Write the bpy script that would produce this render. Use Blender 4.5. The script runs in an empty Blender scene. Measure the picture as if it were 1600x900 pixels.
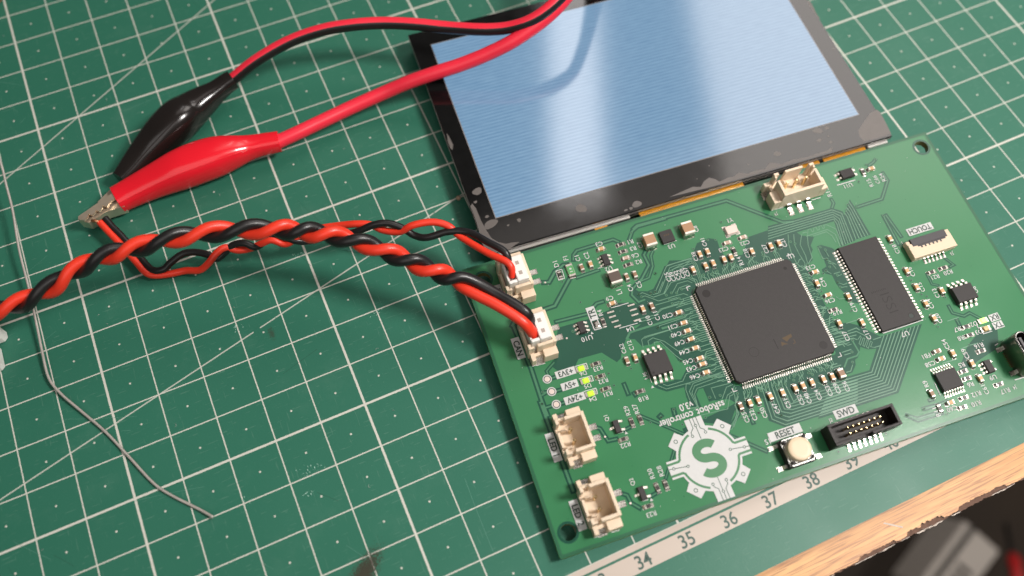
import bpy, math, random
from mathutils import Vector, Matrix
from mathutils.geometry import tessellate_polygon

random.seed(7)
scene = bpy.context.scene
COL = scene.collection
MM = 0.001                       # every length below is written in millimetres

# ------------------------------------------------------------------ camera
cam_data = bpy.data.cameras.new('camera')
cam = bpy.data.objects.new('camera', cam_data)
COL.objects.link(cam)
RIGHT, DOWN, FWD = Vector((0.912454, -0.40871, 0.019613)), Vector((-0.361808, -0.828276, -0.427849)), Vector((0.191111, 0.383296, -0.903638))
cm = Matrix.Identity(4)
for r in range(3):
    cm[r][0], cm[r][1], cm[r][2] = RIGHT[r], -DOWN[r], -FWD[r]
CAMPOS = Vector((52.2366, -164.1844, 181.2566))
cm.translation = CAMPOS * MM
cam.matrix_world = cm
cam_data.sensor_width = 36.0
cam_data.lens = 1356.76 / 1600 * 36.0
cam_data.clip_start = 0.005
cam_data.clip_end = 20.0
cam_data.dof.use_dof = True
cam_data.dof.focus_distance = 0.193
cam_data.dof.aperture_fstop = 8.6
scene.camera = cam

# ------------------------------------------------------------------ world, lamps, exposure
world = bpy.data.worlds.new('World')
scene.world = world
world.use_nodes = True
bg = world.node_tree.nodes['Background']
bg.inputs['Color'].default_value = (1.0, 0.95, 0.9, 1)
bg.inputs['Strength'].default_value = 0.065

def area_lamp(name, loc, target, sx, sy, power, color, shape='RECTANGLE', roll=0.0):
    ld = bpy.data.lights.new(name, 'AREA')
    ld.shape = shape
    ld.size = sx * MM
    if shape in ('RECTANGLE', 'ELLIPSE'):
        ld.size_y = sy * MM
    ld.energy = power
    ld.color = color
    ob = bpy.data.objects.new(name, ld)
    ob.location = Vector(loc) * MM
    d = (Vector(target) - Vector(loc)).normalized()
    ob.rotation_euler = (d.to_track_quat('-Z', 'Y').to_matrix() @ Matrix.Rotation(roll, 3, 'Z')).to_euler()
    COL.objects.link(ob)
    return ob

# the desk lamp to the right of the board, and the bright ceiling that shows in the glass
area_lamp('desk_lamp_light', (352, -228, 430), (120, -100, 0), 118, 118, 2.62, (1.0, 0.955, 0.915), 'DISK')
area_lamp('ceiling_light_strip', (750, 1010, 1500), (750, 1010, 0), 120, 760, 1.55, (1.0, 0.95, 0.93), roll=-0.42)
area_lamp('ceiling_light_wide', (1405, 707, 1500), (1405, 707, 0), 820, 1100, 11.5, (1.0, 0.93, 0.88), roll=-0.36)
area_lamp('ceiling_light_near', (880, 440, 1500), (880, 440, 0), 1300, 540, 1.9, (1.0, 0.90, 0.84))
area_lamp('added_fill_behind', (-300, -900, 1300), (100, -80, 0), 1500, 1300, 7.0, (1.0, 0.96, 0.92))  # added soft fill from behind the camera, stands for no known lamp

scene.view_settings.view_transform = 'Standard'
scene.view_settings.look = 'None'
scene.view_settings.exposure = 0.0
scene.view_settings.gamma = 1.0
scene.view_settings.use_curve_mapping = False
scene.render.engine = 'CYCLES'
scene.cycles.max_bounces = 5
scene.cycles.diffuse_bounces = 3
scene.cycles.glossy_bounces = 3

# ------------------------------------------------------------------ materials
def mat(name, color, rough=0.5, metal=0.0, spec=0.5, coat=0.0, emit=None, estr=0.0, var=0.0, vscale=400.0, bump=0.0, bscale=3000.0, rvar=0.0):
    m = bpy.data.materials.new(name)
    m.use_nodes = True
    nt = m.node_tree
    b = nt.nodes['Principled BSDF']
    b.inputs['Base Color'].default_value = (*color, 1)
    b.inputs['Roughness'].default_value = rough
    b.inputs['Metallic'].default_value = metal
    b.inputs['Specular IOR Level'].default_value = spec
    b.inputs['Coat Weight'].default_value = coat
    b.inputs['Coat Roughness'].default_value = 0.06
    if emit:
        b.inputs['Emission Color'].default_value = (*emit, 1)
        b.inputs['Emission Strength'].default_value = estr
    if var or bump or rvar:
        tc = nt.nodes.new('ShaderNodeTexCoord')
        if var or rvar:
            nz = nt.nodes.new('ShaderNodeTexNoise')
            nz.inputs['Scale'].default_value = vscale
            nz.inputs['Detail'].default_value = 5
            nt.links.new(tc.outputs['Object'], nz.inputs['Vector'])
        if var:
            mx = nt.nodes.new('ShaderNodeMix')
            mx.data_type = 'RGBA'
            mx.inputs[6].default_value = (*[max(0, c * (1 - var)) for c in color], 1)
            mx.inputs[7].default_value = (*[min(1, c * (1 + var)) for c in color], 1)
            nt.links.new(nz.outputs['Fac'], mx.inputs[0])
            nt.links.new(mx.outputs[2], b.inputs['Base Color'])
        if rvar:
            mr = nt.nodes.new('ShaderNodeMapRange')
            mr.inputs['To Min'].default_value = max(0.02, rough - rvar)
            mr.inputs['To Max'].default_value = min(1, rough + rvar)
            nt.links.new(nz.outputs['Fac'], mr.inputs['Value'])
            nt.links.new(mr.outputs['Result'], b.inputs['Roughness'])
        if bump:
            n2 = nt.nodes.new('ShaderNodeTexNoise')
            n2.inputs['Scale'].default_value = bscale
            n2.inputs['Detail'].default_value = 4
            nt.links.new(tc.outputs['Object'], n2.inputs['Vector'])
            bp = nt.nodes.new('ShaderNodeBump')
            bp.inputs['Strength'].default_value = bump
            bp.inputs['Distance'].default_value = 0.0001
            nt.links.new(n2.outputs['Fac'], bp.inputs['Height'])
            nt.links.new(bp.outputs['Normal'], b.inputs['Normal'])
    return m

M = {
    'mask':   mat('solder_mask_green', (0.043, 0.203, 0.086), 0.24, var=0.08, vscale=60, bump=0.10, bscale=1500, rvar=0.06),
    'gap':    mat('bare_laminate_green', (0.013, 0.080, 0.050), 0.24, var=0.08, vscale=80, bump=0.10, bscale=1500),
    'trace':  mat('mask_over_copper', (0.068, 0.215, 0.118), 0.24, var=0.08, vscale=200),
    'trace2': mat('mask_over_fine_copper', (0.135, 0.29, 0.19), 0.26, var=0.1, vscale=200),
    'edge':   mat('board_edge_laminate', (0.14, 0.26, 0.09), 0.6, var=0.2, vscale=900),
    'silk':   mat('white_board_print', (0.60, 0.60, 0.59), 0.55, var=0.05, vscale=1500),
    'ink':    mat('dark_gap_in_print', (0.03, 0.06, 0.045), 0.5),
    'gearink': mat('green_gap_in_print', (0.045, 0.20, 0.08), 0.4),
    'gearline': mat('dark_line_in_print', (0.035, 0.10, 0.06), 0.4),
    'chip':   mat('black_epoxy', (0.048, 0.044, 0.043), 0.6, spec=0.3, var=0.10, vscale=1500, bump=0.35, bscale=6000),
    'chip2':  mat('epoxy_mark', (0.020, 0.017, 0.016), 0.5, spec=0.3),
    'chip3':  mat('laser_mark', (0.10, 0.068, 0.036), 0.6, spec=0.3),
    'tin':    mat('tinned_lead', (0.74, 0.70, 0.64), 0.28, 1.0, var=0.12, vscale=2500, rvar=0.12),
    'solder': mat('solder_fillet', (0.55, 0.52, 0.48), 0.28, 1.0, var=0.2, vscale=3000, bump=0.5, bscale=2500, rvar=0.1),
    'capt':   mat('tan_ceramic', (0.62, 0.36, 0.17), 0.5, var=0.08, vscale=2000),
    'capb':   mat('brown_ceramic', (0.30, 0.17, 0.10), 0.5, var=0.08, vscale=2000),
    'capp':   mat('pink_ceramic', (0.52, 0.37, 0.29), 0.5, var=0.06, vscale=2000),
    'ferr':   mat('dark_ferrite', (0.105, 0.075, 0.060), 0.45, var=0.15, vscale=1500),
    'alum':   mat('white_alumina', (0.62, 0.57, 0.50), 0.6),
    'resk':   mat('black_resistor_glaze', (0.035, 0.030, 0.028), 0.35),
    'fuse':   mat('green_fuse_glaze', (0.10, 0.34, 0.12), 0.35),
    'crystal': mat('crystal_lid', (0.70, 0.56, 0.50), 0.42, 0.6, var=0.06, vscale=1500),
    'cream':  mat('cream_nylon', (0.82, 0.66, 0.49), 0.42, var=0.05, vscale=400, bump=0.12, bscale=1800),
    'white':  mat('white_nylon', (0.88, 0.85, 0.81), 0.40, var=0.03, vscale=400),
    'fpcw':   mat('ivory_plastic', (0.77, 0.60, 0.43), 0.42, var=0.03, vscale=500),
    'fpck':   mat('grey_black_plastic', (0.055, 0.050, 0.055), 0.4, var=0.1, vscale=900),
    'hdr':    mat('black_header_plastic', (0.026, 0.021, 0.020), 0.5, spec=0.35, var=0.15, vscale=700, bump=0.2, bscale=2500),
    'gold':   mat('gold_pin', (0.80, 0.62, 0.34), 0.25, 1.0),
    'steel':  mat('steel_shell', (0.62, 0.61, 0.58), 0.22, 1.0, var=0.08, vscale=500, rvar=0.06),
    'dshell': mat('dark_connector_shell', (0.22, 0.21, 0.17), 0.28, 1.0, var=0.15, vscale=400),
    'button': mat('ivory_button', (0.76, 0.60, 0.41), 0.45, var=0.03, vscale=600, bump=0.1),
    'ledg':   mat('lit_green_led', (0.30, 0.50, 0.03), 0.4, emit=(0.50, 0.90, 0.03), estr=0.95),
    'ledhot': mat('bright_green_led', (0.3, 0.5, 0.1), 0.4, emit=(0.50, 1.0, 0.17), estr=2.6),
    'ledo':   mat('amber_led_off', (0.66, 0.47, 0.22), 0.4),
    'via':    mat('via_hole', (0.008, 0.02, 0.014), 0.5),
    'tpm':    mat('tinned_test_pad', (0.80, 0.68, 0.62), 0.4, 0.6),
    'hole':   mat('hole_wall', (0.20, 0.17, 0.06), 0.5),
    'glass':  mat('black_cover_glass', (0.005, 0.005, 0.005), 0.09, spec=0.65, var=0.3, vscale=300, rvar=0.05),
    'gedge':  mat('glass_edge', (0.22, 0.20, 0.19), 0.3),
    'film':   mat('lifted_film', (0.135, 0.120, 0.110), 0.32, var=0.12, vscale=500),
    'frame':  mat('panel_frame_steel', (0.55, 0.53, 0.50), 0.25, 1.0, var=0.1, vscale=500),
    'kapton': mat('amber_flex', (0.58, 0.25, 0.02), 0.25, var=0.35, vscale=700, coat=0.3),
    'flexk':  mat('dark_stiffener', (0.02, 0.025, 0.022), 0.3),
    'wred':   mat('red_silicone', (0.87, 0.046, 0.020), 0.36, var=0.05, vscale=300, bump=0.1, bscale=900),
    'wblack': mat('black_silicone', (0.013, 0.012, 0.012), 0.34, var=0.2, vscale=300, bump=0.12, bscale=900),
    'lred':   mat('red_vinyl', (0.90, 0.030, 0.060), 0.34, var=0.04, vscale=200),
    'lblack': mat('black_vinyl', (0.014, 0.013, 0.013), 0.33, var=0.2, vscale=200),
    'bred':   mat('red_vinyl_boot', (0.84, 0.012, 0.026), 0.24, var=0.06, vscale=120, coat=0.3),
    'bblack': mat('black_vinyl_boot', (0.013, 0.010, 0.009), 0.23, var=0.3, vscale=120, coat=0.3),
    'brass':  mat('nickel_brass', (0.74, 0.62, 0.48), 0.36, 0.75, var=0.12, vscale=400, rvar=0.08),
    'greyw':  mat('tinned_wire', (0.50, 0.46, 0.42), 0.42, 0.3, var=0.2, vscale=400),
    'copper': mat('bare_copper', (0.75, 0.35, 0.20), 0.35, 1.0),
    'teal':   mat('teal_thread', (0.02, 0.12, 0.10), 0.6),
    'bead':   mat('resin_bead', (0.42, 0.30, 0.21), 0.4, var=0.2, vscale=1500),
    'bark':   mat('rough_brown_stick', (0.24, 0.12, 0.055), 0.8, var=0.4, vscale=500, bump=0.8, bscale=900),
    'num':    mat('green_ruler_print', (0.040, 0.095, 0.075), 0.5, var=0.1, vscale=1500),
    'core':   mat('chipboard_core', (0.15, 0.085, 0.06), 0.9, var=0.4, vscale=1200, bump=0.9, bscale=2000),
    'paper':  mat('torn_paper_edge', (0.62, 0.54, 0.47), 0.9, var=0.2, vscale=900, bump=0.5, bscale=1500),
    'floor':  mat('dark_floor', (0.030, 0.018, 0.009), 0.7, var=0.6, vscale=9),
    'carton': mat('pale_carton', (0.60, 0.54, 0.48), 0.7, var=0.1, vscale=30),
    'cartonk': mat('dark_carton_print', (0.05, 0.045, 0.04), 0.7),
    'redp':   mat('red_plastic', (0.55, 0.02, 0.02), 0.4),
    'tinm':   mat('matte_tin', (0.86, 0.80, 0.72), 0.42, 0.5, var=0.08, vscale=2500),
    'capb2':  mat('light_brown_ceramic', (0.42, 0.235, 0.125), 0.5, var=0.08, vscale=1500),
    'lip':    mat('bright_frame_lip', (0.78, 0.75, 0.71), 0.35, 0.6),
    'cut':    mat('cut_vinyl', (0.10, 0.27, 0.20), 0.6),
    'cutd':   mat('deep_cut_vinyl', (0.012, 0.07, 0.045), 0.6),
    'lint':   mat('grey_lint', (0.42, 0.45, 0.42), 0.9),
    'margin': mat('bare_margin_green', (0.022, 0.120, 0.058), 0.3, var=0.1, vscale=200),
    'burr':   mat('scraped_vinyl', (0.30, 0.50, 0.42), 0.6),
    'plugshade': mat('painted_window_shade', (0.42, 0.36, 0.31), 0.6),
    'blackp': mat('black_plastic', (0.012, 0.011, 0.010), 0.5),
}

# ---- cutting mat: grid, dots, diagonals, ruler bands, wear
def node_math(nt):
    def f(op, a, b=None, c=None, clamp=False):
        n = nt.nodes.new('ShaderNodeMath')
        n.operation = op
        n.use_clamp = clamp
        for i, v in enumerate((a, b, c)):
            if v is None:
                continue
            if isinstance(v, (int, float)):
                n.inputs[i].default_value = v
            else:
                nt.links.new(v, n.inputs[i])
        return n.outputs[0]
    return f

def mat_cutting():
    m = bpy.data.materials.new('printed_green_vinyl')
    m.use_nodes = True
    nt = m.node_tree
    F = node_math(nt)
    b = nt.nodes['Principled BSDF']
    tc = nt.nodes.new('ShaderNodeTexCoord')
    sp = nt.nodes.new('ShaderNodeSeparateXYZ')
    nt.links.new(tc.outputs['Object'], sp.inputs[0])
    X = F('MULTIPLY', sp.outputs[0], 1000.0)
    Y = F('MULTIPLY', sp.outputs[1], 1000.0)
    def noise(scale, detail=2, sx=1.0, sy=1.0, rot=0.0, rough=0.5):
        mp = nt.nodes.new('ShaderNodeMapping')
        mp.inputs['Scale'].default_value = (sx, sy, 1)
        mp.inputs['Rotation'].default_value = (0, 0, rot)
        nt.links.new(tc.outputs['Object'], mp.inputs[0])
        n = nt.nodes.new('ShaderNodeTexNoise')
        n.inputs['Scale'].default_value = scale
        n.inputs['Detail'].default_value = detail
        n.inputs['Roughness'].default_value = rough
        nt.links.new(mp.outputs[0], n.inputs['Vector'])
        return n.outputs['Fac']
    def band(v, lo, hi):
        return F('MULTIPLY', F('GREATER_THAN', v, lo), F('LESS_THAN', v, hi))
    def soft(d, w, s):                       # 1 inside half width w, fading over s
        return F('DIVIDE', F('SUBTRACT', w + s, d), s, clamp=True)
    def frac_dist(v, per):                   # distance to nearest multiple of per
        t = F('DIVIDE', v, per)
        return F('MULTIPLY', F('ABSOLUTE', F('SUBTRACT', F('FRACT', F('ADD', t, 0.5)), 0.5)), per)
    worn = noise(900, 3)
    jag = F('MULTIPLY', F('SUBTRACT', noise(2500, 2), 0.5), 0.12)
    lines = None
    for v in (X, Y):
        d = F('ADD', frac_dist(v, 10.0), jag)
        d5 = F('ADD', frac_dist(v, 50.0), jag)
        l = F('MAXIMUM', soft(d, 0.085, 0.09), soft(d5, 0.20, 0.10))
        lines = l if lines is None else F('MAXIMUM', lines, l)
    ab = lambda v: F('ABSOLUTE', v)
    # diagonal guide lines at 30 and 15 degrees
    d1 = ab(F('ADD', F('MULTIPLY', F('SUBTRACT', X, 10.0), -math.sin(math.radians(30))), F('MULTIPLY', Y, math.cos(math.radians(30)))))
    g1 = F('MULTIPLY', soft(d1, 0.10, 0.10), F('LESS_THAN', X, 118))
    a2 = math.atan2(10.35, 40.0)
    d2 = ab(F('ADD', F('MULTIPLY', F('SUBTRACT', X, 10.0), -math.sin(a2)), F('MULTIPLY', F('ADD', Y, 80.05), math.cos(a2))))
    g2 = F('MULTIPLY', soft(d2, 0.10, 0.10), band(X, -40, 91))
    g2 = F('MULTIPLY', g2, F('SUBTRACT', 1.0, band(X, 33.0, 34.6)))
    lines = F('MAXIMUM', lines, F('MULTIPLY', F('MAXIMUM', g1, g2), 0.8))
    # dots in the cell centres
    fx = F('SUBTRACT', F('FRACT', F('DIVIDE', X, 10.0)), 0.5)
    fy = F('SUBTRACT', F('FRACT', F('DIVIDE', Y, 10.0)), 0.5)
    dd = F('MULTIPLY', F('SQRT', F('ADD', F('MULTIPLY', fx, fx), F('MULTIPLY', fy, fy))), 10.0)
    dots = soft(dd, 0.15, 0.14)
    pat = F('MAXIMUM', lines, dots)
    grid_zone = F('GREATER_THAN', Y, -149.9)
    pat = F('MULTIPLY', pat, grid_zone)
    # ruler bands
    bands = F('MAXIMUM', band(F('ADD', Y, jag), -151.05, -149.9), band(F('ADD', Y, jag), -155.25, -151.55))
    bands = F('MULTIPLY', bands, band(X, -60, 168))
    gaps = F('GREATER_THAN', worn, 0.29)     # flaked print
    pat = F('MULTIPLY', pat, F('MAXIMUM', gaps, 0.35))
    # colours
    base = nt.nodes.new('ShaderNodeMix'); base.data_type = 'RGBA'
    base.inputs[6].default_value = (0.023, 0.136, 0.087, 1)
    base.inputs[7].default_value = (0.034, 0.172, 0.112, 1)
    nt.links.new(noise(22, 5), base.inputs[0])
    # hazy scuffs and fine scratches
    sc = F('MULTIPLY', F('GREATER_THAN', noise(1.0, 3, 260, 2600, 0.5), 0.66), 0.12)
    sc2 = F('MULTIPLY', F('GREATER_THAN', noise(1.0, 3, 2200, 180, -0.3), 0.68), 0.10)
    haze = F('MULTIPLY', F('MULTIPLY', F('SUBTRACT', noise(70, 6, rough=0.7), 0.55), 1.2, clamp=True), 0.25)
    speck = F('MULTIPLY', F('GREATER_THAN', noise(2200, 2), 0.775), 0.25)
    scuff = F('ADD', F('MAXIMUM', sc, sc2), F('ADD', haze, speck), clamp=True)
    cs = nt.nodes.new('ShaderNodeMix'); cs.data_type = 'RGBA'
    nt.links.new(scuff, cs.inputs[0]); nt.links.new(base.outputs[2], cs.inputs[6])
    cs.inputs[7].default_value = (0.30, 0.46, 0.37, 1)
    cl = nt.nodes.new('ShaderNodeMix'); cl.data_type = 'RGBA'
    nt.links.new(F('MULTIPLY', pat, 0.92), cl.inputs[0]); nt.links.new(cs.outputs[2], cl.inputs[6])
    cl.inputs[7].default_value = (0.68, 0.66, 0.59, 1)
    cbm = nt.nodes.new('ShaderNodeMix'); cbm.data_type = 'RGBA'
    nt.links.new(bands, cbm.inputs[0]); nt.links.new(cl.outputs[2], cbm.inputs[6])
    cbm.inputs[7].default_value = (0.56, 0.475, 0.41, 1)
    # scorched smear near the lower edge
    ux = F('ADD', F('MULTIPLY', F('SUBTRACT', X, 37.5), 0.78), F('MULTIPLY', F('ADD', Y, 133.2), 0.62))
    uy = F('ADD', F('MULTIPLY', F('SUBTRACT', X, 37.5), -0.62), F('MULTIPLY', F('ADD', Y, 133.2), 0.78))
    rr = F('SQRT', F('ADD', F('POWER', F('DIVIDE', ux, 7.6), 2.0), F('POWER', F('DIVIDE', uy, 2.9), 2.0)))
    burn = F('GREATER_THAN', F('ADD', F('MULTIPLY', F('SUBTRACT', noise(2400, 6, rough=0.9), 0.5), 4.0), F('SUBTRACT', 0.66, rr)), 0.0)
    burn = F('MULTIPLY', burn, 0.92)
    cf = nt.nodes.new('ShaderNodeMix'); cf.data_type = 'RGBA'
    bx = F('DIVIDE', F('SUBTRACT', X, 36.6), 1.1); by = F('DIVIDE', F('ADD', Y, 76.0), 2.4)
    b2 = F('GREATER_THAN', F('SUBTRACT', F('ADD', F('MULTIPLY', F('SUBTRACT', noise(2400, 6, rough=0.9), 0.5), 4.0), 0.85), F('SQRT', F('ADD', F('MULTIPLY', bx, bx), F('MULTIPLY', by, by)))), 0.35)
    burn = F('MAXIMUM', burn, F('MULTIPLY', b2, 0.55))
    nt.links.new(burn, cf.inputs[0]); nt.links.new(cbm.outputs[2], cf.inputs[6])
    cf.inputs[7].default_value = (0.045, 0.034, 0.022, 1)
    nt.links.new(cf.outputs[2], b.inputs['Base Color'])
    rg = nt.nodes.new('ShaderNodeMapRange')
    rg.inputs['To Min'].default_value = 0.36; rg.inputs['To Max'].default_value = 0.52
    nt.links.new(noise(60, 5), rg.inputs['Value'])
    nt.links.new(rg.outputs['Result'], b.inputs['Roughness'])
    b.inputs['Specular IOR Level'].default_value = 0.36
    hgt = F('ADD', F('MULTIPLY', noise(1800, 2), 0.35), F('MULTIPLY', dots, F('MULTIPLY', grid_zone, 1.0)))
    bp = nt.nodes.new('ShaderNodeBump'); bp.inputs['Strength'].default_value = 0.35; bp.inputs['Distance'].default_value = 0.00012
    nt.links.new(hgt, bp.inputs['Height'])
    nt.links.new(bp.outputs['Normal'], b.inputs['Normal'])
    return m

def mat_wood():
    m = bpy.data.materials.new('oak_laminate')
    m.use_nodes = True
    nt = m.node_tree
    b = nt.nodes['Principled BSDF']
    tc = nt.nodes.new('ShaderNodeTexCoord')
    def noise(scale, sx, sy, detail=5, dist=0.0):
        mp = nt.nodes.new('ShaderNodeMapping'); mp.inputs['Scale'].default_value = (sx, sy, 1)
        nt.links.new(tc.outputs['Object'], mp.inputs[0])
        n = nt.nodes.new('ShaderNodeTexNoise'); n.inputs['Scale'].default_value = scale
        n.inputs['Detail'].default_value = detail; n.inputs['Distortion'].default_value = dist
        nt.links.new(mp.outputs[0], n.inputs['Vector'])
        return n.outputs['Fac']
    r1 = nt.nodes.new('ShaderNodeValToRGB')
    r1.color_ramp.elements[0].position = 0.32; r1.color_ramp.elements[0].color = (0.52, 0.225, 0.060, 1)
    r1.color_ramp.elements[1].position = 0.66; r1.color_ramp.elements[1].color = (0.76, 0.40, 0.135, 1)
    nt.links.new(noise(1.0, 40, 620, 4, 0.6), r1.inputs[0])
    r2 = nt.nodes.new('ShaderNodeValToRGB')
    r2.color_ramp.elements[0].position = 0.40; r2.color_ramp.elements[0].color = (0.50, 0.38, 0.30, 1)
    r2.color_ramp.elements[1].position = 0.50; r2.color_ramp.elements[1].color = (1, 1, 1, 1)
    nt.links.new(noise(1.0, 95, 2400, 3, 0.4), r2.inputs[0])
    mx = nt.nodes.new('ShaderNodeMix'); mx.data_type = 'RGBA'; mx.blend_type = 'MULTIPLY'; mx.inputs[0].default_value = 0.78
    nt.links.new(r1.outputs[0], mx.inputs[6]); nt.links.new(r2.outputs[0], mx.inputs[7])
    nt.links.new(mx.outputs[2], b.inputs['Base Color'])
    b.inputs['Roughness'].default_value = 0.45
    bp = nt.nodes.new('ShaderNodeBump'); bp.inputs['Strength'].default_value = 0.25; bp.inputs['Distance'].default_value = 0.0001
    nt.links.new(noise(1.0, 95, 2400, 3, 0.4), bp.inputs['Height'])
    nt.links.new(bp.outputs['Normal'], b.inputs['Normal'])
    return m

def mat_screen():
    m = bpy.data.materials.new('lit_display')
    m.use_nodes = True
    nt = m.node_tree
    F = node_math(nt)
    b = nt.nodes['Principled BSDF']
    b.inputs['Base Color'].default_value = (0.01, 0.012, 0.015, 1)
    b.inputs['Roughness'].default_value = 0.10
    b.inputs['Specular IOR Level'].default_value = 0.9
    tc = nt.nodes.new('ShaderNodeTexCoord')
    sp = nt.nodes.new('ShaderNodeSeparateXYZ')
    nt.links.new(tc.outputs['Object'], sp.inputs[0])
    Y = F('MULTIPLY', sp.outputs[1], 1000.0)
    nz = nt.nodes.new('ShaderNodeTexNoise'); nz.inputs['Scale'].default_value = 1.0; nz.inputs['Detail'].default_value = 3
    mp = nt.nodes.new('ShaderNodeMapping'); mp.inputs['Scale'].default_value = (260, 1900, 1)
    nt.links.new(tc.outputs['Object'], mp.inputs[0]); nt.links.new(mp.outputs[0], nz.inputs['Vector'])
    s = F('SINE', F('MULTIPLY', Y, 2 * math.pi / 0.95))
    s = F('ADD', F('MULTIPLY', s, 0.48), F('MULTIPLY', F('SUBTRACT', nz.outputs['Fac'], 0.5), 1.7))
    fac = F('ADD', F('MULTIPLY', s, 0.5), 0.5, clamp=True)
    mx = nt.nodes.new('ShaderNodeMix'); mx.data_type = 'RGBA'
    mx.inputs[6].default_value = (0.165, 0.34, 0.57, 1)
    mx.inputs[7].default_value = (0.34, 0.57, 0.81, 1)
    nt.links.new(fac, mx.inputs[0])
    nt.links.new(mx.outputs[2], b.inputs['Emission Color'])
    b.inputs['Emission Strength'].default_value = 0.70
    return m

M['cutmat'] = mat_cutting()
M['wood'] = mat_wood()
M['screen'] = mat_screen()

# ------------------------------------------------------------------ mesh helpers
class MB:
    """collects shapes (in mm) and becomes one mesh object"""
    def __init__(self, scale=1.0):
        self.v, self.f, self.mi, self.mats, self.k = [], [], [], [], scale * MM
        self.smooth = []
    def slot(self, m):
        if m not in self.mats:
            self.mats.append(m)
        return self.mats.index(m)
    def add(self, verts, faces, m, smooth=False):
        o, s = len(self.v), self.slot(m)
        self.v += [tuple(p) for p in verts]
        for f in faces:
            self.f.append(tuple(i + o for i in f)); self.mi.append(s); self.smooth.append(smooth)
    def box(self, x0, x1, y0, y1, z0, z1, m, c=0.0, top=None):
        """box with edges chamfered by c; top = shrink of the top face"""
        if c <= 0:
            t = top or 0
            V = [(x0, y0, z0), (x1, y0, z0), (x1, y1, z0), (x0, y1, z0), (x0 + t, y0 + t, z1), (x1 - t, y0 + t, z1), (x1 - t, y1 - t, z1), (x0 + t, y1 - t, z1)]
            self.add(V, [(3, 2, 1, 0), (4, 5, 6, 7), (0, 1, 5, 4), (1, 2, 6, 5), (2, 3, 7, 6), (3, 0, 4, 7)], m)
            return
        xs, ys, zs = (x0, x0 + c, x1 - c, x1), (y0, y0 + c, y1 - c, y1), (z0, z0 + c, z1 - c, z1)
        rings = []
        V = []
        def ring(e, z):
            s = len(V)
            a, b_, cc, d = x0 + e, x1 - e, y0 + e, y1 - e
            V.extend([(a + c, cc, z), (b_ - c, cc, z), (b_, cc + c, z), (b_, d - c, z), (b_ - c, d, z), (a + c, d, z), (a, d - c, z), (a, cc + c, z)])
            return list(range(s, s + 8))
        t = top or 0
        R = [ring(0, z0), ring(0, z1 - c) if not t else ring(t, z1 - c), ring(t + c * 0.8, z1)]
        Fc = [tuple(reversed(R[0])), tuple(R[2])]
        for a, b_ in ((R[0], R[1]), (R[1], R[2])):
            for i in range(8):
                j = (i + 1) % 8
                Fc.append((a[i], a[j], b_[j], b_[i]))
        self.add(V, Fc, m)
    def prism(self, poly, z0, z1, m, mside=None):
        n = len(poly)
        V = [(p[0], p[1], z0) for p in poly] + [(p[0], p[1], z1) for p in poly]
        tri = tessellate_polygon([[Vector((p[0], p[1], 0)) for p in poly]])
        area = sum(poly[i][0] * poly[(i + 1) % n][1] - poly[(i + 1) % n][0] * poly[i][1] for i in range(n))
        up = []
        for t in tri:
            a, b_, c = (Vector(poly[i]).to_2d() if hasattr(poly[i], 'to_2d') else Vector(poly[i][:2]) for i in t)
            ccw = (b_ - a).cross(c - a) > 0
            up.append(tuple(t) if ccw else tuple(reversed(t)))
        self.add(V, [tuple(i + n for i in t) for t in up] + [tuple(reversed(t)) for t in up], m)
        side = [(i, (i + 1) % n, n + (i + 1) % n, n + i) for i in range(n)]
        if area < 0:
            side = [tuple(reversed(s)) for s in side]
        self.add(V, side, mside or m)
    def sheet(self, poly, z, m):
        tri = tessellate_polygon([[Vector((p[0], p[1], 0)) for p in poly]])
        V = [(p[0], p[1], z) for p in poly]
        F2 = []
        for t in tri:
            a, b_, c = (Vector(poly[i][:2]) for i in t)
            F2.append(tuple(t) if (b_ - a).cross(c - a) > 0 else tuple(reversed(t)))
        self.add(V, F2, m)
    def ribbon(self, pts, w, z, m, ext=0.0):
        P = []
        for q in pts:
            q = Vector(q[:2])
            if not P or (q - P[-1]).length > 0.02:
                P.append(q)
        if len(P) < 2:
            return
        closed = (Vector(pts[0][:2]) - Vector(pts[-1][:2])).length < 0.03 and len(P) > 2
        if closed and (P[0] - P[-1]).length < 0.03:
            P.pop()
        n = len(P)
        L, Rr = [], []
        for i in range(n):
            if closed:
                a, b_ = P[i - 1], P[(i + 1) % n]
            else:
                a, b_ = P[max(i - 1, 0)], P[min(i + 1, n - 1)]
            d1 = (P[i] - a).normalized() if (P[i] - a).length > 1e-6 else (b_ - P[i]).normalized()
            d2 = (b_ - P[i]).normalized() if (b_ - P[i]).length > 1e-6 else d1
            t = (d1 + d2)
            t = t.normalized() if t.length > 1e-3 else d2
            nrm = Vector((-t.y, t.x))
            k = min(1.0 / max(0.3, nrm.dot(Vector((-d1.y, d1.x)))), 2.0)
            p = P[i]
            if not closed and ext:
                if i == 0: p = p - d2 * ext
                if i == n - 1: p = p + d1 * ext
            L.append(p + nrm * (w / 2 * k)); Rr.append(p - nrm * (w / 2 * k))
        V = [(p.x, p.y, z) for p in L] + [(p.x, p.y, z) for p in Rr]
        m2 = n if closed else n - 1
        self.add(V, [(n + i, n + (i + 1) % n, (i + 1) % n, i) for i in range(m2)], m)
    def disc(self, x, y, r, z, m, n=14, r0=0.0):
        if r0 <= 0:
            self.add([(x + r * math.cos(2 * math.pi * i / n), y + r * math.sin(2 * math.pi * i / n), z) for i in range(n)], [tuple(range(n))], m)
        else:
            V = [(x + q * math.cos(2 * math.pi * i / n), y + q * math.sin(2 * math.pi * i / n), z) for q in (r0, r) for i in range(n)]
            self.add(V, [(i, n + i, n + (i + 1) % n, (i + 1) % n) for i in range(n)], m)
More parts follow.
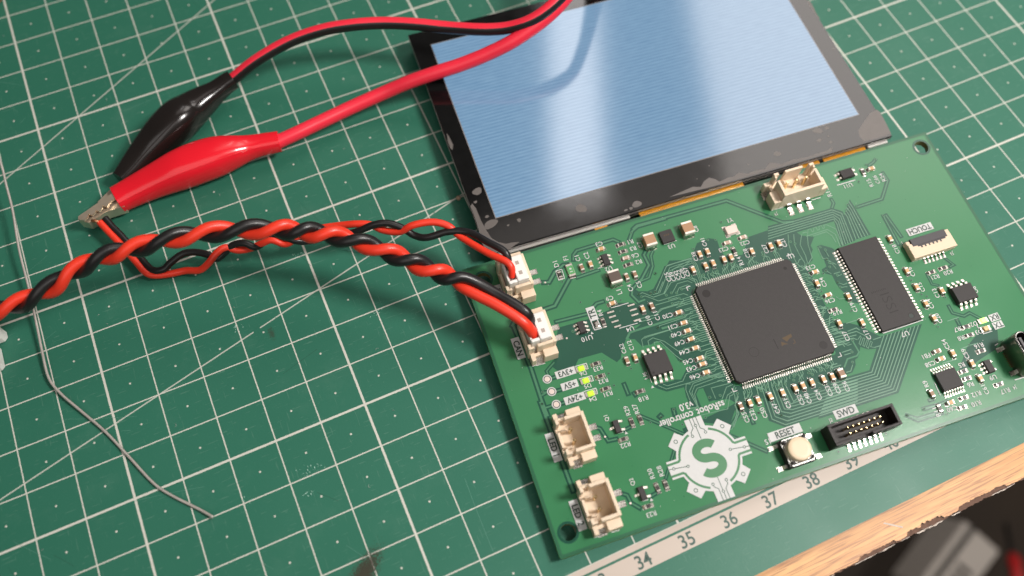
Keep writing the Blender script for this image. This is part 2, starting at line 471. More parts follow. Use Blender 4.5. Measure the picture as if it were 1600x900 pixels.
    def lathe(self, x, y, prof, m, n=28, smooth=True, capb=True):
        V = [(x + r * math.cos(2 * math.pi * i / n), y + r * math.sin(2 * math.pi * i / n), z) for r, z in prof for i in range(n)]
        Fc = [(k * n + i, k * n + (i + 1) % n, (k + 1) * n + (i + 1) % n, (k + 1) * n + i) for k in range(len(prof) - 1) for i in range(n)]
        self.add(V, Fc, m, smooth)
        e = (len(prof) - 1) * n
        self.add([V[e + i] for i in range(n)], [tuple(range(n))], m)
        if capb:
            self.add([V[i] for i in range(n)], [tuple(reversed(range(n)))], m)
    def gull(self, x, y, dx, dy, prof, w, t, m):
        """lead: profile (distance out, height) swept with width w and thickness t; (dx,dy) = outward"""
        px_, py_ = -dy, dx
        V = []
        n = len(prof)
        for i, (o, z) in enumerate(prof):
            a, b_ = prof[max(i - 1, 0)], prof[min(i + 1, n - 1)]
            d = Vector((b_[0] - a[0], b_[1] - a[1])).normalized()
            nx, nz = -d.y, d.x
            for s, q in ((-1, -1), (1, -1), (1, 1), (-1, 1)):
                oo, zz = o + nx * q * t / 2, z + nz * q * t / 2
                V.append((x + dx * oo + px_ * s * w / 2, y + dy * oo + py_ * s * w / 2, zz))
        Fc = []
        for i in range(n - 1):
            for k in range(4):
                j = (k + 1) % 4
                Fc.append((4 * i + k, 4 * i + j, 4 * i + 4 + j, 4 * i + 4 + k))
        Fc += [(3, 2, 1, 0), (4 * n - 4, 4 * n - 3, 4 * n - 2, 4 * n - 1)]
        self.add(V, Fc, m)
    def tube(self, pts, r, m, n=14, stripe=None, caps=True):
        P = [Vector(p[:3]) for p in pts]
        N_ = len(P)
        T = [(P[min(i + 1, N_ - 1)] - P[max(i - 1, 0)]).normalized() for i in range(N_)]
        up = Vector((0, 0, 1))
        V = []
        for i in range(N_):
            u = (up - T[i] * up.dot(T[i]))
            u = u.normalized() if u.length > 1e-4 else Vector((0, 1, 0))
            s = T[i].cross(u)
            rr = r[i] if isinstance(r, (list, tuple)) else r
            for k in range(n):
                a = 2 * math.pi * k / n
                V.append(tuple(P[i] + s * (rr * math.cos(a)) + u * (rr * math.sin(a))))
        for i in range(N_ - 1):
            for k in range(n):
                j = (k + 1) % n
                mm = m
                if stripe:
                    a = math.degrees(2 * math.pi * (k + 0.5) / n)
                    if stripe[1] <= a <= stripe[2]:
                        mm = stripe[0]
                self.f.append(tuple(q + len(self.v) for q in (i * n + k, (i + 1) * n + k, (i + 1) * n + j, i * n + j)))
                self.mi.append(self.slot(mm)); self.smooth.append(True)
        o = len(self.v)
        self.v += V
        if caps:
            self.f.append(tuple(o + k for k in range(n))); self.mi.append(self.slot(m)); self.smooth.append(False)
            self.f.append(tuple(o + (N_ - 1) * n + k for k in reversed(range(n)))); self.mi.append(self.slot(m)); self.smooth.append(False)
    def loft(self, secs, m, n=28):
        """secs: (x,y,z,half width, half height), rings across the path"""
        P = [Vector(s[:3]) for s in secs]
        N_ = len(P)
        V = []
        for i in range(N_):
            t = (P[min(i + 1, N_ - 1)] - P[max(i - 1, 0)]).normalized()
            u = Vector((0, 0, 1)); u = (u - t * u.dot(t)).normalized(); s = t.cross(u)
            for k in range(n):
                a = 2 * math.pi * k / n
                ca, sa = math.cos(a), math.sin(a)
                V.append(tuple(P[i] + s * (secs[i][3] * math.copysign(abs(ca) ** 0.78, ca)) + u * (secs[i][4] * math.copysign(abs(sa) ** 0.78, sa))))
        Fc = [(i * n + k, (i + 1) * n + k, (i + 1) * n + (k + 1) % n, i * n + (k + 1) % n) for i in range(N_ - 1) for k in range(n)]
        self.add(V, Fc, m, True)
        self.add(V[:n], [tuple(range(n))], m)
        self.add(V[-n:], [tuple(reversed(range(n)))], m)
    def mesh(self, name):
        me = bpy.data.meshes.new(name)
        me.from_pydata([(a * self.k, b_ * self.k, c * self.k) for a, b_, c in self.v], [], self.f)
        for m in self.mats:
            me.materials.append(M[m])
        me.polygons.foreach_set('material_index', self.mi)
        me.polygons.foreach_set('use_smooth', self.smooth)
        me.update()
        return me
    def obj(self, name, parent=None, **props):
        return link(name, self.mesh(name), parent, **props)

def link(name, me, parent=None, loc=None, rot=0.0, **props):
    o = bpy.data.objects.new(name, me)
    COL.objects.link(o)
    if parent:
        o.parent = parent
    if loc:
        o.location = Vector(loc)
    if rot:
        o.rotation_euler = (0, 0, rot)
    for k, v in props.items():
        o[k] = v
    return o

def thing(name, label, category, loc=(0, 0, 0), group=None):
    o = bpy.data.objects.new(name, None)
    o.empty_display_size = 0.01
    COL.objects.link(o)
    o.location = Vector(loc) * MM
    o['label'] = label
    o['category'] = category
    if group:
        o['group'] = group
    return o

def spline(pts, sub=8):
    """Catmull-Rom through the points (any number of components)"""
    out = []
    n = len(pts)
    for i in range(n - 1):
        p0, p1, p2, p3 = pts[max(i - 1, 0)], pts[i], pts[i + 1], pts[min(i + 2, n - 1)]
        for k in range(sub):
            t = k / sub
            out.append(tuple(0.5 * (2 * b_ + (c - a) * t + (2 * a - 5 * b_ + 4 * c - d) * t * t + (-a + 3 * b_ - 3 * c + d) * t ** 3) for a, b_, c, d in zip(p0, p1, p2, p3)))
    out.append(tuple(pts[-1]))
    return out

_txt = {}
def text_geo(s, bold=0.0):
    """triangles of a word, centred, cap height 1"""
    key = (s, bold)
    if key not in _txt:
        cu = bpy.data.curves.new('word', 'FONT')
        cu.body = s
        cu.size = 1.0
        cu.align_x = 'CENTER'
        cu.offset = bold
        cu.resolution_u = 3
        cu.space_word = 2.2
        ob = bpy.data.objects.new('word', cu)
        me = ob.to_mesh()
        V = [(v.co.x, v.co.y) for v in me.vertices]
        Fc = [tuple(p.vertices) for p in me.polygons]
        ob.to_mesh_clear()
        bpy.data.objects.remove(ob)
        bpy.data.curves.remove(cu)
        ys = [v[1] for v in V] or [0, 1]
        xs = [v[0] for v in V] or [0, 1]
        cap = 0.69 if any(c.islower() for c in s) else (max(ys) - min(ys))
        cx = (max(xs) + min(xs)) / 2
        y0 = 0 if any(c.islower() for c in s) else min(ys)
        V = [((x - cx) / cap, (y - y0) / cap - 0.5) for x, y in V]
        _txt[key] = (V, Fc)
    return _txt[key]

def put_text(mb, s, x, y, ang, h, z, m, bold=0.0, sx=1.0):
    a = math.radians(ang)
    c, sn = math.cos(a), math.sin(a)
    words = [text_geo(w, bold) for w in s.split(' ')]
    wid = [max(v[0] for v in V) - min(v[0] for v in V) for V, Fc in words]
    gap = 0.62
    cur = -(sum(wid) + gap * (len(words) - 1)) / 2
    for (V, Fc), w in zip(words, wid):
        o = cur + w / 2
        mb.add([(x + ((vx + o) * sx * c - vy * sn) * h, y + ((vx + o) * sx * sn + vy * c) * h, z) for vx, vy in V], Fc, m)
        cur += w + gap

# ------------------------------------------------------------------ measured layout data
COMP=[('cap',-28.57,28.48,'h'),('cap',-32.31,25.51,'v'),('cap',-31.04,14.71,'h'),('cap',-24.9,11.19,'v'),('cap',4.93,16.72,'v'),('cap',9.74,16.62,'v'),('cap',11.91,16.65,'v'),('cap',-7.03,19.89,'v'),('cap',-5.05,19.94,'v'),('cap',-6.95,16.69,'v'),('cap',-4.98,16.74,'v'),('cap',-2.16,16.85,'v'),('cap',-0.36,16.85,'v'),('cap',-10.09,16.69,'v'),('cap',16.63,7.29,'h'),('cap',15.82,4.49,'v'),('cap',16.87,1.08,'h'),('cap',-17.45,7.87,'h'),('cap',-17.4,5.15,'h'),('cap',-17.35,3.11,'h'),('cap',-17.37,1.02,'h'),('cap',-17.26,-1.26,'h'),('cap',-17.27,-3.81,'h'),('cap',-17.21,-5.24,'h'),('cap',-17.28,-7.26,'h'),('cap',-10.97,-16.73,'v'),('cap',-8.97,-16.78,'v'),('cap',-6.07,-16.74,'v'),('cap',-3.17,-16.87,'v'),('cap',-0.06,-16.83,'v'),('cap',1.81,-16.83,'v'),('cap',4.01,-16.78,'v'),('cap',6.75,-16.92,'v'),('cap',8.9,-17.01,'v'),('cap',-30.88,0.86,'v'),('cap',37.47,9.54,'v'),('cap',37.17,0.79,'v'),('cap',37.27,-3.56,'v'),('cap',37.26,-7.94,'v'),('cap',37.23,-11.75,'v'),('cap',42.42,-6.28,'v'),('cap',21.18,-0.75,'v'),('cap',16.18,-6.07,'v'),('cap',21.18,-7.53,'v'),('cap',37.02,-20.58,'v'),('cap',33.91,-20.82,'h'),('cap',39.88,-24.03,'v'),('cap',39.86,-27.62,'v'),('cap',30.72,-30.43,'h'),('cap',42.33,28.23,'h'),('capd',-34.58,25.39,'v'),('capd',-25.46,19.87,'v'),('capd',-23.44,19.82,'v'),('capd',-22.69,11.19,'v'),('capd',-13.18,-16.75,'v'),('capd',-32.89,0.79,'v'),('capd',33.89,-18.97,'h'),('capd',27.88,-27.36,'v'),('cap8',10.97,-16.96,'v'),('capp',-23.88,24.5,'h'),('capp',4.48,20.88,'h'),('capp',0.36,20.7,'h'),('res',-23.71,28.18,'h'),('res',-23.85,26.32,'h'),('res',-23.91,22.74,'h'),('res',-34.58,11.07,'v'),('res',-39.73,2.33,'h'),('res',-39.81,-0.71,'h'),('res',-39.7,-3.75,'h'),('res',-32.76,-6.66,'h'),('res',-36.98,-12.61,'v'),('res',-34.98,-12.59,'v'),('res',-40.12,-15.47,'h'),('res',-37.06,-27.38,'v'),('res',-35.12,-27.4,'v'),('res',-40.33,-30.27,'h'),('res',16.55,-2.61,'h'),('res',43.26,-15.79,'h'),('res',43.05,-17.84,'h'),('res',43.57,-21.98,'h'),('res',37.27,-24.96,'h'),('res',37.24,-26.67,'h'),('res',43.25,-30.12,'h'),('res',34.28,-30.38,'h'),('res',32.9,-32.2,'h'),('res',27.99,-30.82,'v'),('res',45.86,-1.15,'h'),('res',42.59,-1.25,'h'),('res',40.13,28.1,'v'),('resd',1.1,18.23,'v')]
TEXT=[('D1',-39.94,28.25,90,1.05),('F1',-37.27,28.94,90,1.05),('C1',-34.59,28.06,90,1.05),('C2',-32.33,28.08,90,1.05),('C3',-28.46,29.99,180,1.05),('R1',-21.19,28.23,180,1.05),('R3',-21.28,26.38,180,1.05),('C6',-21.47,24.5,180,1.05),('R2',-21.33,22.74,180,1.05),('U2',-28.62,23.23,180,1.05),('L1',-28.39,16.99,90,1.05),('C4',-25.65,17.17,90,1.05),('C5',-23.38,17.27,90,1.05),('C9',-31.1,16.19,180,1.05),('U4',-29.4,7.68,180,1.05),('R4',-34.44,13.52,90,1.0),('C10',-24.53,8.27,90,1.0),('C11',-22.46,8.74,90,1.0),('U3',-12.43,24.1,180,1.05),('C7',-19.35,26.73,90,1.0),('C8',-5.14,26.53,90,1.0),('Y1',3.66,26.1,180,1.0),('C41',-4.77,22.64,90,1.0),('C38',-8.23,19.89,90,1.0),('C22',4.41,19.43,180,1.0),('C23',-1.06,19.46,180,1.0),('R14',1.42,15.48,90,1.0),('C28',3.69,16.84,90,1.0),('C27',8.38,16.53,90,1.0),('C21',13.18,16.54,90,1.0),('U1',13.29,12.89,180,1.05),('C25',-16.3,16.95,90,1.0),('C39',-15.23,16.73,90,1.0),('C42',-14.07,16.73,90,1.0),('C26',-12.86,16.72,90,1.0),('C57',-11.65,16.84,90,1.0),('C33',16.4,8.79,180,1.0),('C34',17.42,4.44,90,1.0),('C36',16.84,-0.28,180,1.0),('R19',17.12,-3.47,180,1.0),('C30',-20.07,8.01,180,1.0),('C31',-19.93,5.17,180,1.0),('C40',-19.97,3.19,180,1.0),('C49',-20.05,1.08,180,1.0),('C44',-19.87,-1.22,180,1.0),('C45',-19.94,-3.58,180,1.0),('C43',-19.86,-5.34,180,1.0),('C46',-19.89,-7.3,180,1.0),('C55',-13.06,-19.33,90,1.0),('C32',-11.27,-19.41,90,1.0),('C50',-8.91,-19.59,90,1.0),('C47',-5.91,-19.52,90,1.0),('C51',-3.13,-19.38,90,1.0),('C52',0.05,-19.52,90,1.0),('C48',1.69,-19.67,90,1.0),('C24',4.18,-19.66,90,1.0),('C53',6.85,-19.63,90,1.0),('C29',8.81,-19.66,90,1.0),('C56',10.89,-19.88,90,1.0),('U10',-39.47,8.63,180,1.1),('C62',-32.68,3.81,90,1.0),('C12',-30.76,3.98,90,1.0),('U6',-30.21,-3.64,90,1.0),('R33',-39.59,1.18,180,1.0),('R32',-39.55,-1.89,180,1.0),('R31',-39.57,-4.97,180,1.0),('R18',-32.63,-8.4,180,1.0),('Q1',-41.79,-9.99,90,1.0),('R29',-37.02,-9.83,90,1.0),('R27',-35.08,-10.02,90,1.0),('R22',-40.12,-16.76,180,1.0),('Q2',-41.57,-24.53,90,1.0),('R30',-37.22,-24.18,90,1.0),('R28',-35.13,-24.3,90,1.0),('R23',-40.3,-31.99,180,1.0),('v3.0',-24.33,-12.97,180,1.5),('ssRobot controller',-23.9,-15.02,180,1.55),('S1',-10.86,-25.7,0,1.1),('J2',4.21,-25.79,0,1.0),('C18',37.69,6.75,90,1.0),('C16',38.26,0.37,90,1.0),('C15',38.51,-3.84,90,1.0),('C14',38.41,-8.2,90,1.0),('C20',38.43,-11.97,90,1.0),('C13',41.0,-6.26,90,1.0),('R20',46.35,-2.48,180,1.0),('R21',42.93,-2.56,180,1.0),('J3',49.74,1.65,180,1.0),('U8',50.05,-8.33,90,1.0),('C19',21.28,-3.45,90,1.0),('C37',16.38,-9.18,90,1.0),('C17',21.13,-10.42,90,1.0),('U7',29.29,-12.96,180,1.1),('R7',41.08,-15.71,180,1.0),('R8',40.83,-17.84,180,1.0),('D2',45.36,-15.75,180,1.0),('D3',45.46,-17.81,180,1.0),('FB1',31.28,-19.16,180,1.0),('C58',31.15,-21.11,180,1.0),('C54',36.8,-18.03,90,1.0),('C59',39.88,-21.46,90,1.0),('R16',43.75,-20.71,180,1.0),('R5',37.71,-23.5,180,1.0),('R6',37.27,-28.15,180,1.0),('U9',42.84,-28.28,180,1.0),('C61',39.75,-30.21,90,1.0),('R17',43.77,-31.84,180,1.0),('R12',37.34,-30.48,180,1.0),('R10',36.21,-32.4,180,1.0),('C60',30.55,-31.75,180,1.0),('R9',27.91,-24.89,90,1.0),('R11',26.99,-31.33,90,1.0),('J4',46.25,-31.74,180,1.0),('U11',34.94,25.83,180,1.0),('R15',40.37,24.87,90,1.0),('C66',42.29,25.19,90,1.0),('R24',43.99,25.28,90,1.0),('R13',29.4,25.65,90,1.1),('J9',14.83,24.25,180,1.0),('D6',-43.15,1.17,180,0.95),('D5',-43.21,-1.86,180,0.95),('D4',-43.19,-5.0,180,0.95)]
BOX=[('TR',-36.27,13.89,90,3.4,2.0),('CAN',-54.93,11.27,-90,5.2,1.9),('+3V3',-46.79,2.53,180,4.6,1.75),('+5V',-46.9,-0.45,180,3.8,1.75),('+24V',-46.87,-3.65,180,4.7,1.75),('LED 1',-54.87,-12.37,-90,6.4,1.9),('LED 2',-54.83,-27.36,-90,6.4,1.9),('RESET',-6.4,-25.05,0,7.6,2.0),('SWD',8.16,-25.03,0,5.4,2.0),('TOUCH',45.7,9.7,180,6.6,1.9),('RX',50.7,-15.76,180,2.5,1.7),('TX',50.55,-17.69,180,2.5,1.7),('24V',-54.88,25.12,-90,4.8,1.9)]
SILK=[(0.18,[(-40.55,26.54),(-39.08,26.58),(-39.23,24.21),(-40.66,24.17),(-40.55,26.54)]),(0.2,[(-37.15,12.6),(-35.68,12.54),(-35.44,9.9),(-37.12,9.97),(-37.15,12.6)]),(0.18,[(-31.69,13.84),(-27.38,13.76)]),(0.18,[(-31.64,8.61),(-27.27,8.48)]),(0.15,[(-30.99,24.15),(-27.79,24.0)]),(0.18,[(-44.36,3.23),(-41.66,3.13),(-41.68,1.87),(-44.2,1.83)]),(0.18,[(-44.49,0.24),(-41.53,0.07),(-41.59,-1.15),(-44.3,-1.13)]),(0.18,[(-44.46,-2.8),(-41.66,-2.93),(-41.73,-4.16),(-44.32,-4.19)]),(0.18,[(-40.5,10.01),(-38.67,9.96)]),(0.14,[(-29.15,0.83),(-29.52,-5.58)]),(0.18,[(-40.91,-13.86),(-39.47,-13.95)]),(0.18,[(-41.14,-28.87),(-39.82,-28.97)]),(0.15,[(39.85,8.1),(40.41,2.62),(42.92,2.56)]),(0.25,[(24.59,-11.24),(34.91,-11.21)]),(0.25,[(32.38,26.74),(37.31,26.71)]),(0.2,[(-13.99,25.07),(-10.69,25.13)]),(0.2,[(14.15,25.46),(17.32,25.34)]),(0.2,[(24.65,24.97),(27.04,24.93)]),(0.2,[(47.22,-21.8),(48.15,-21.62)]),(0.25,[(47.12,-30.32),(49.5,-30.42)]),(0.15,[(29.95,-25.26),(29.68,-28.26)]),(0.15,[(-53.26,-32.63),(-51.92,-32.81)]),(0.15,[(-49.52,-32.8),(-47.88,-32.94),(-47.63,-32.07)]),(0.15,[(-49.32,-17.48),(-47.59,-17.54)]),(0.15,[(-53.19,16.26),(-53.25,6.27),(-50.33,5.99)]),(0.15,[(46.04,-15.71),(45.81,-16.95),(48.71,-17.09)]),(0.15,[(46.34,-17.45),(46.19,-18.54),(48.48,-18.58)])]
DARK=[[(-44.75,13.14),(-37.4,12.94),(-32.16,13.6),(-31.41,9.06),(-27.77,7.21),(-21.43,7.4),(-14.46,7.42),(-17.58,-1.34),(-21.92,-2.77),(-22.46,-0.36),(-24.69,3.26),(-28.44,3.21),(-30.04,6.98),(-32.87,3.72),(-33.91,1.83),(-35.05,1.26),(-37.5,4.45),(-42.93,4.65),(-44.41,3.09),(-48.22,3.41),(-49.0,4.61),(-46.1,10.66)],[(-26.1,15.79),(-24.92,16.76),(-24.04,15.79),(-22.07,15.14),(-20.56,15.32),(-18.25,17.46),(-14.27,20.83),(-9.36,19.38),(-11.52,13.19),(-13.67,8.16),(-14.42,0.19),(-26.77,4.27),(-30.2,5.41),(-30.82,6.58),(-28.72,7.19),(-26.48,8.09),(-26.24,9.49),(-27.24,11.31),(-28.77,11.81),(-28.01,12.56),(-26.5,13.57),(-25.29,12.66),(-23.85,12.69)],[(-30.41,14.86),(-27.34,13.85),(-26.23,13.48),(-25.24,11.98),(-26.48,8.09),(-31.75,8.19),(-33.34,9.7),(-31.93,14.19)],[(-15.99,19.83),(-9.09,20.0),(-6.34,22.98),(-3.35,23.42),(-1.46,22.44),(-1.71,20.39),(-1.52,17.85),(2.63,16.83),(6.05,20.68),(14.91,21.01),(16.79,19.3),(18.06,17.08),(18.92,16.08),(19.01,12.85),(15.79,9.69),(12.79,11.03),(10.8,13.09),(-11.51,12.84),(-13.96,11.61),(-21.13,14.32)],[(12.79,11.03),(18.06,17.08),(20.81,15.81),(18.14,13.13),(17.81,10.42),(15.64,9.39),(15.89,6.54),(13.86,3.11),(14.94,-1.29),(15.18,-4.69),(13.66,-3.86)],[(-29.4,-6.4),(-28.82,-7.21),(-27.09,-8.55),(-23.08,-8.8),(-23.53,-10.95),(-23.51,-13.39),(-21.25,-14.14),(-21.17,-11.12),(-20.17,-10.22),(-18.11,-10.44),(-18.22,-13.47),(-17.48,-13.87),(-16.43,-13.91),(-14.69,-14.49),(-13.72,-15.72),(-12.26,-19.23),(-9.78,-15.5),(-11.29,-12.39),(-12.84,-11.72),(-14.3,-5.61),(-16.97,-5.67),(-21.11,-5.24),(-23.06,-6.94),(-24.4,-6.5),(-24.79,-6.68),(-28.69,-6.16)],[(-27.07,-18.94),(-27.12,-17.3),(-21.75,-16.69),(-15.67,-15.99),(-13.33,-15.55),(-14.7,-17.22),(-17.16,-20.0),(-18.25,-19.05),(-20.09,-18.43),(-22.62,-17.3),(-25.21,-17.04)],[(-13.8,-13.87),(-11.32,-13.15),(2.71,-13.75),(10.29,-14.37),(13.27,-15.99),(10.14,-20.87),(-0.53,-20.4),(-2.77,-20.56),(-4.15,-18.28),(-9.24,-15.99),(-13.21,-15.28)],[(20.28,13.31),(21.37,13.4),(23.51,11.8),(24.37,10.19),(23.61,2.19),(23.28,-3.21),(21.71,-2.27),(21.57,-0.96),(20.65,1.25),(20.24,2.87),(20.29,5.43),(18.62,6.63),(18.64,7.49),(20.08,7.88),(20.4,10.18)],[(12.83,-11.55),(13.33,-8.98),(14.33,-5.73),(15.72,-5.86),(18.22,-6.35),(20.15,-7.65),(20.7,-8.16),(22.59,-10.42),(23.81,-11.79),(22.35,-14.22),(19.61,-13.63),(18.25,-12.54),(17.4,-13.86),(16.5,-14.68),(15.74,-14.91),(15.31,-16.03),(13.8,-17.42),(11.9,-17.42),(10.29,-14.37)],[(36.59,-24.33),(41.45,-19.89),(46.12,-17.54),(50.21,-17.91),(48.69,-20.99),(47.01,-22.69),(44.02,-23.3),(41.75,-23.82),(39.34,-24.61)],[(-28.49,3.07),(-27.56,5.02),(-15.7,4.53),(-18.83,-5.68),(-20.41,-3.59),(-22.56,0.15),(-22.89,2.35),(-24.71,3.21),(-26.13,2.77)],[(23.739,-11.780000000000001),(17.585,-18.152),(12.651,-17.935),(8.482,-17.879),(1.7379999999999995,-24.611),(9.158999999999999,-24.715),(21.245,-24.848),(34.191,-12.02)],[(14.75,-18.79),(0.15,-18.21),(-0.84,-18.65),(-0.67,-14.27),(-7.28,-13.44),(-8.58,-21.57),(-5.86,-23.88),(11.84,-24.38)],[(11.629,21.891750000000002),(17.816499999999998,21.59875),(28.33325,21.5455),(30.44775,19.89275),(29.578500000000002,11.834),(25.7215,11.485999999999999),(26.98225,16.71725),(27.21675,18.094499999999996),(16.163500000000003,18.191249999999997),(9.831,18.07825)],[(33.57775,22.29825),(33.73,20.3215),(33.8945,12.0935),(29.225499999999997,12.006499999999999),(30.25,17.7985),(30.11225,18.571749999999998)]]
WIDE=[(0.5,0.42,[(-44.38,24.78),(-42.94,24.41),(-40.8,26.45),(-38.37,27.49),(-37.33,27.28)]),(0.5,0.42,[(-38.13,23.75),(-43.66,18.4),(-46.64,18.31),(-53.15,18.21),(-54.57,16.71)]),(0.5,0.42,[(-52.74,18.08),(-54.28,16.95),(-53.69,5.85),(-53.89,-1.82),(-53.76,-5.49)]),(0.5,0.42,[(-54.31,-1.98),(-54.11,-19.94),(-54.04,-22.5)]),(0.35,0.35,[(-53.98,-3.61),(-52.07,-3.64)]),(0.3,0.35,[(-53.51,-0.72),(-51.94,-0.32)]),(0.3,0.4,[(-53.09,-0.19),(-51.14,-0.59)]),(0.3,0.4,[(-50.11,2.32),(-48.62,2.29)]),(0.3,0.4,[(-50.16,-0.76),(-48.54,-0.83)]),(0.3,0.4,[(-50.2,-3.8),(-48.88,-3.84)]),(0.4,0.36,[(-35.67,27.89),(-35.18,29.23),(-34.08,30.07),(-24.86,30.08),(-23.81,29.02)]),(0.4,0.36,[(-21.29,28.8),(-19.69,30.78),(-18.12,31.46),(-10.88,31.4)]),(0.42,0.38,[(-19.36,31.22),(-18.13,31.82),(4.99,31.33),(15.39,21.65),(17.96,21.02)]),(0.4,0.4,[(-18.64,24.84),(-19.45,24.05),(-19.3,21.2),(-22.17,18.48),(-25.27,16.7),(-25.91,15.39),(-25.05,13.26),(-23.41,13.39)]),(0.3,0.3,[(-17.07,24.32),(-17.98,23.28),(-18.55,20.67),(-20.51,18.21),(-22.86,17.95)]),(0.4,0.36,[(-44.84,14.64),(-37.24,14.21),(-34.4,15.94),(-32.67,15.94)]),(0.4,0.3,[(-36.49,23.48),(-30.85,23.69)]),(0.3,0.4,[(-44.62,-11.2),(-43.94,-11.73),(-43.31,-14.74),(-41.33,-14.95)]),(0.3,0.4,[(-44.29,-26.29),(-43.62,-26.79),(-43.44,-28.52),(-42.05,-30.09)]),(0.25,0.4,[(-39.05,-13.64),(-37.48,-13.42)]),(0.25,0.32,[(-34.61,-11.83),(-31.63,-14.46),(-26.89,-18.85)]),(0.22,0.3,[(-34.65,-26.11),(-29.9,-20.35)]),(0.25,0.4,[(-39.14,-28.56),(-37.26,-28.21)]),(0.3,0.34,[(-18.14,-21.16),(-17.97,-21.81),(-11.89,-27.57)]),(0.3,0.3,[(-17.34,-20.39),(-14.2,-18.14),(-14.05,-17.13)]),(0.3,0.4,[(-11.97,-19.93),(-11.99,-20.97)]),(0.3,0.36,[(20.53,-29.94),(22.22,-31.7),(28.12,-31.85)]),(0.3,0.36,[(24.69,-29.81),(27.32,-29.92)]),(0.25,0.32,[(44.92,30.48),(43.88,29.86),(42.39,29.38)]),(0.3,0.34,[(44.74,26.49),(44.89,24.14),(41.07,19.94),(34.26,19.83)]),(0.3,0.36,[(39.18,15.75),(38.95,7.69)]),(0.3,0.3,[(29.34,23.75),(29.38,22.57),(28.41,21.5)]),(0.3,0.36,[(40.52,9.32),(39.85,15.71)]),(0.25,0.32,[(42.23,-9.97),(42.18,-11.79),(44.29,-13.31),(45.95,-13.03),(47.59,-15.06)]),(0.2,0.25,[(41.49,-1.22),(41.32,-3.91),(42.57,-4.67)]),(0.2,0.3,[(47.62,0.94),(48.64,-1.15),(47.53,-1.3)]),(0.3,0.42,[(-35.4,-3.94),(-35.38,-6.42)]),(0.2,0.4,[(-34.15,-6.52),(-33.96,-7.19)]),(0.25,0.4,[(42.28,-13.64),(42.19,-14.93)]),(0.3,0.3,[(-50.55,2.78),(-50.65,4.21),(-48.33,5.65)]),(0.2,0.3,[(24.69,-29.81),(27.32,-29.92),(30.49,-29.9)]),(0.25,0.3,[(20.4,-29.9),(22.43,-31.32),(26.45,-31.45)]),(0.2,0.35,[(26.83,-28.54),(27.77,-28.54)]),(0.3,0.45,[(-27.25,-12.76),(-27.43,-13.91)]),(0.3,0.45,[(-30.33,-13.1),(-30.88,-13.36)]),(0.5,0.0,[(-31.02,5.68),(-29.77,6.89),(-28.5,6.96),(-16.29,6.86)]),(0.5,0.0,[(-22.51,5.55),(-20.64,5.5)]),(0.35,0.0,[(12.59,-15.76),(14.18,-14.23),(16.57,-14.23),(17.41,-13.55),(17.25,-10.76)])]
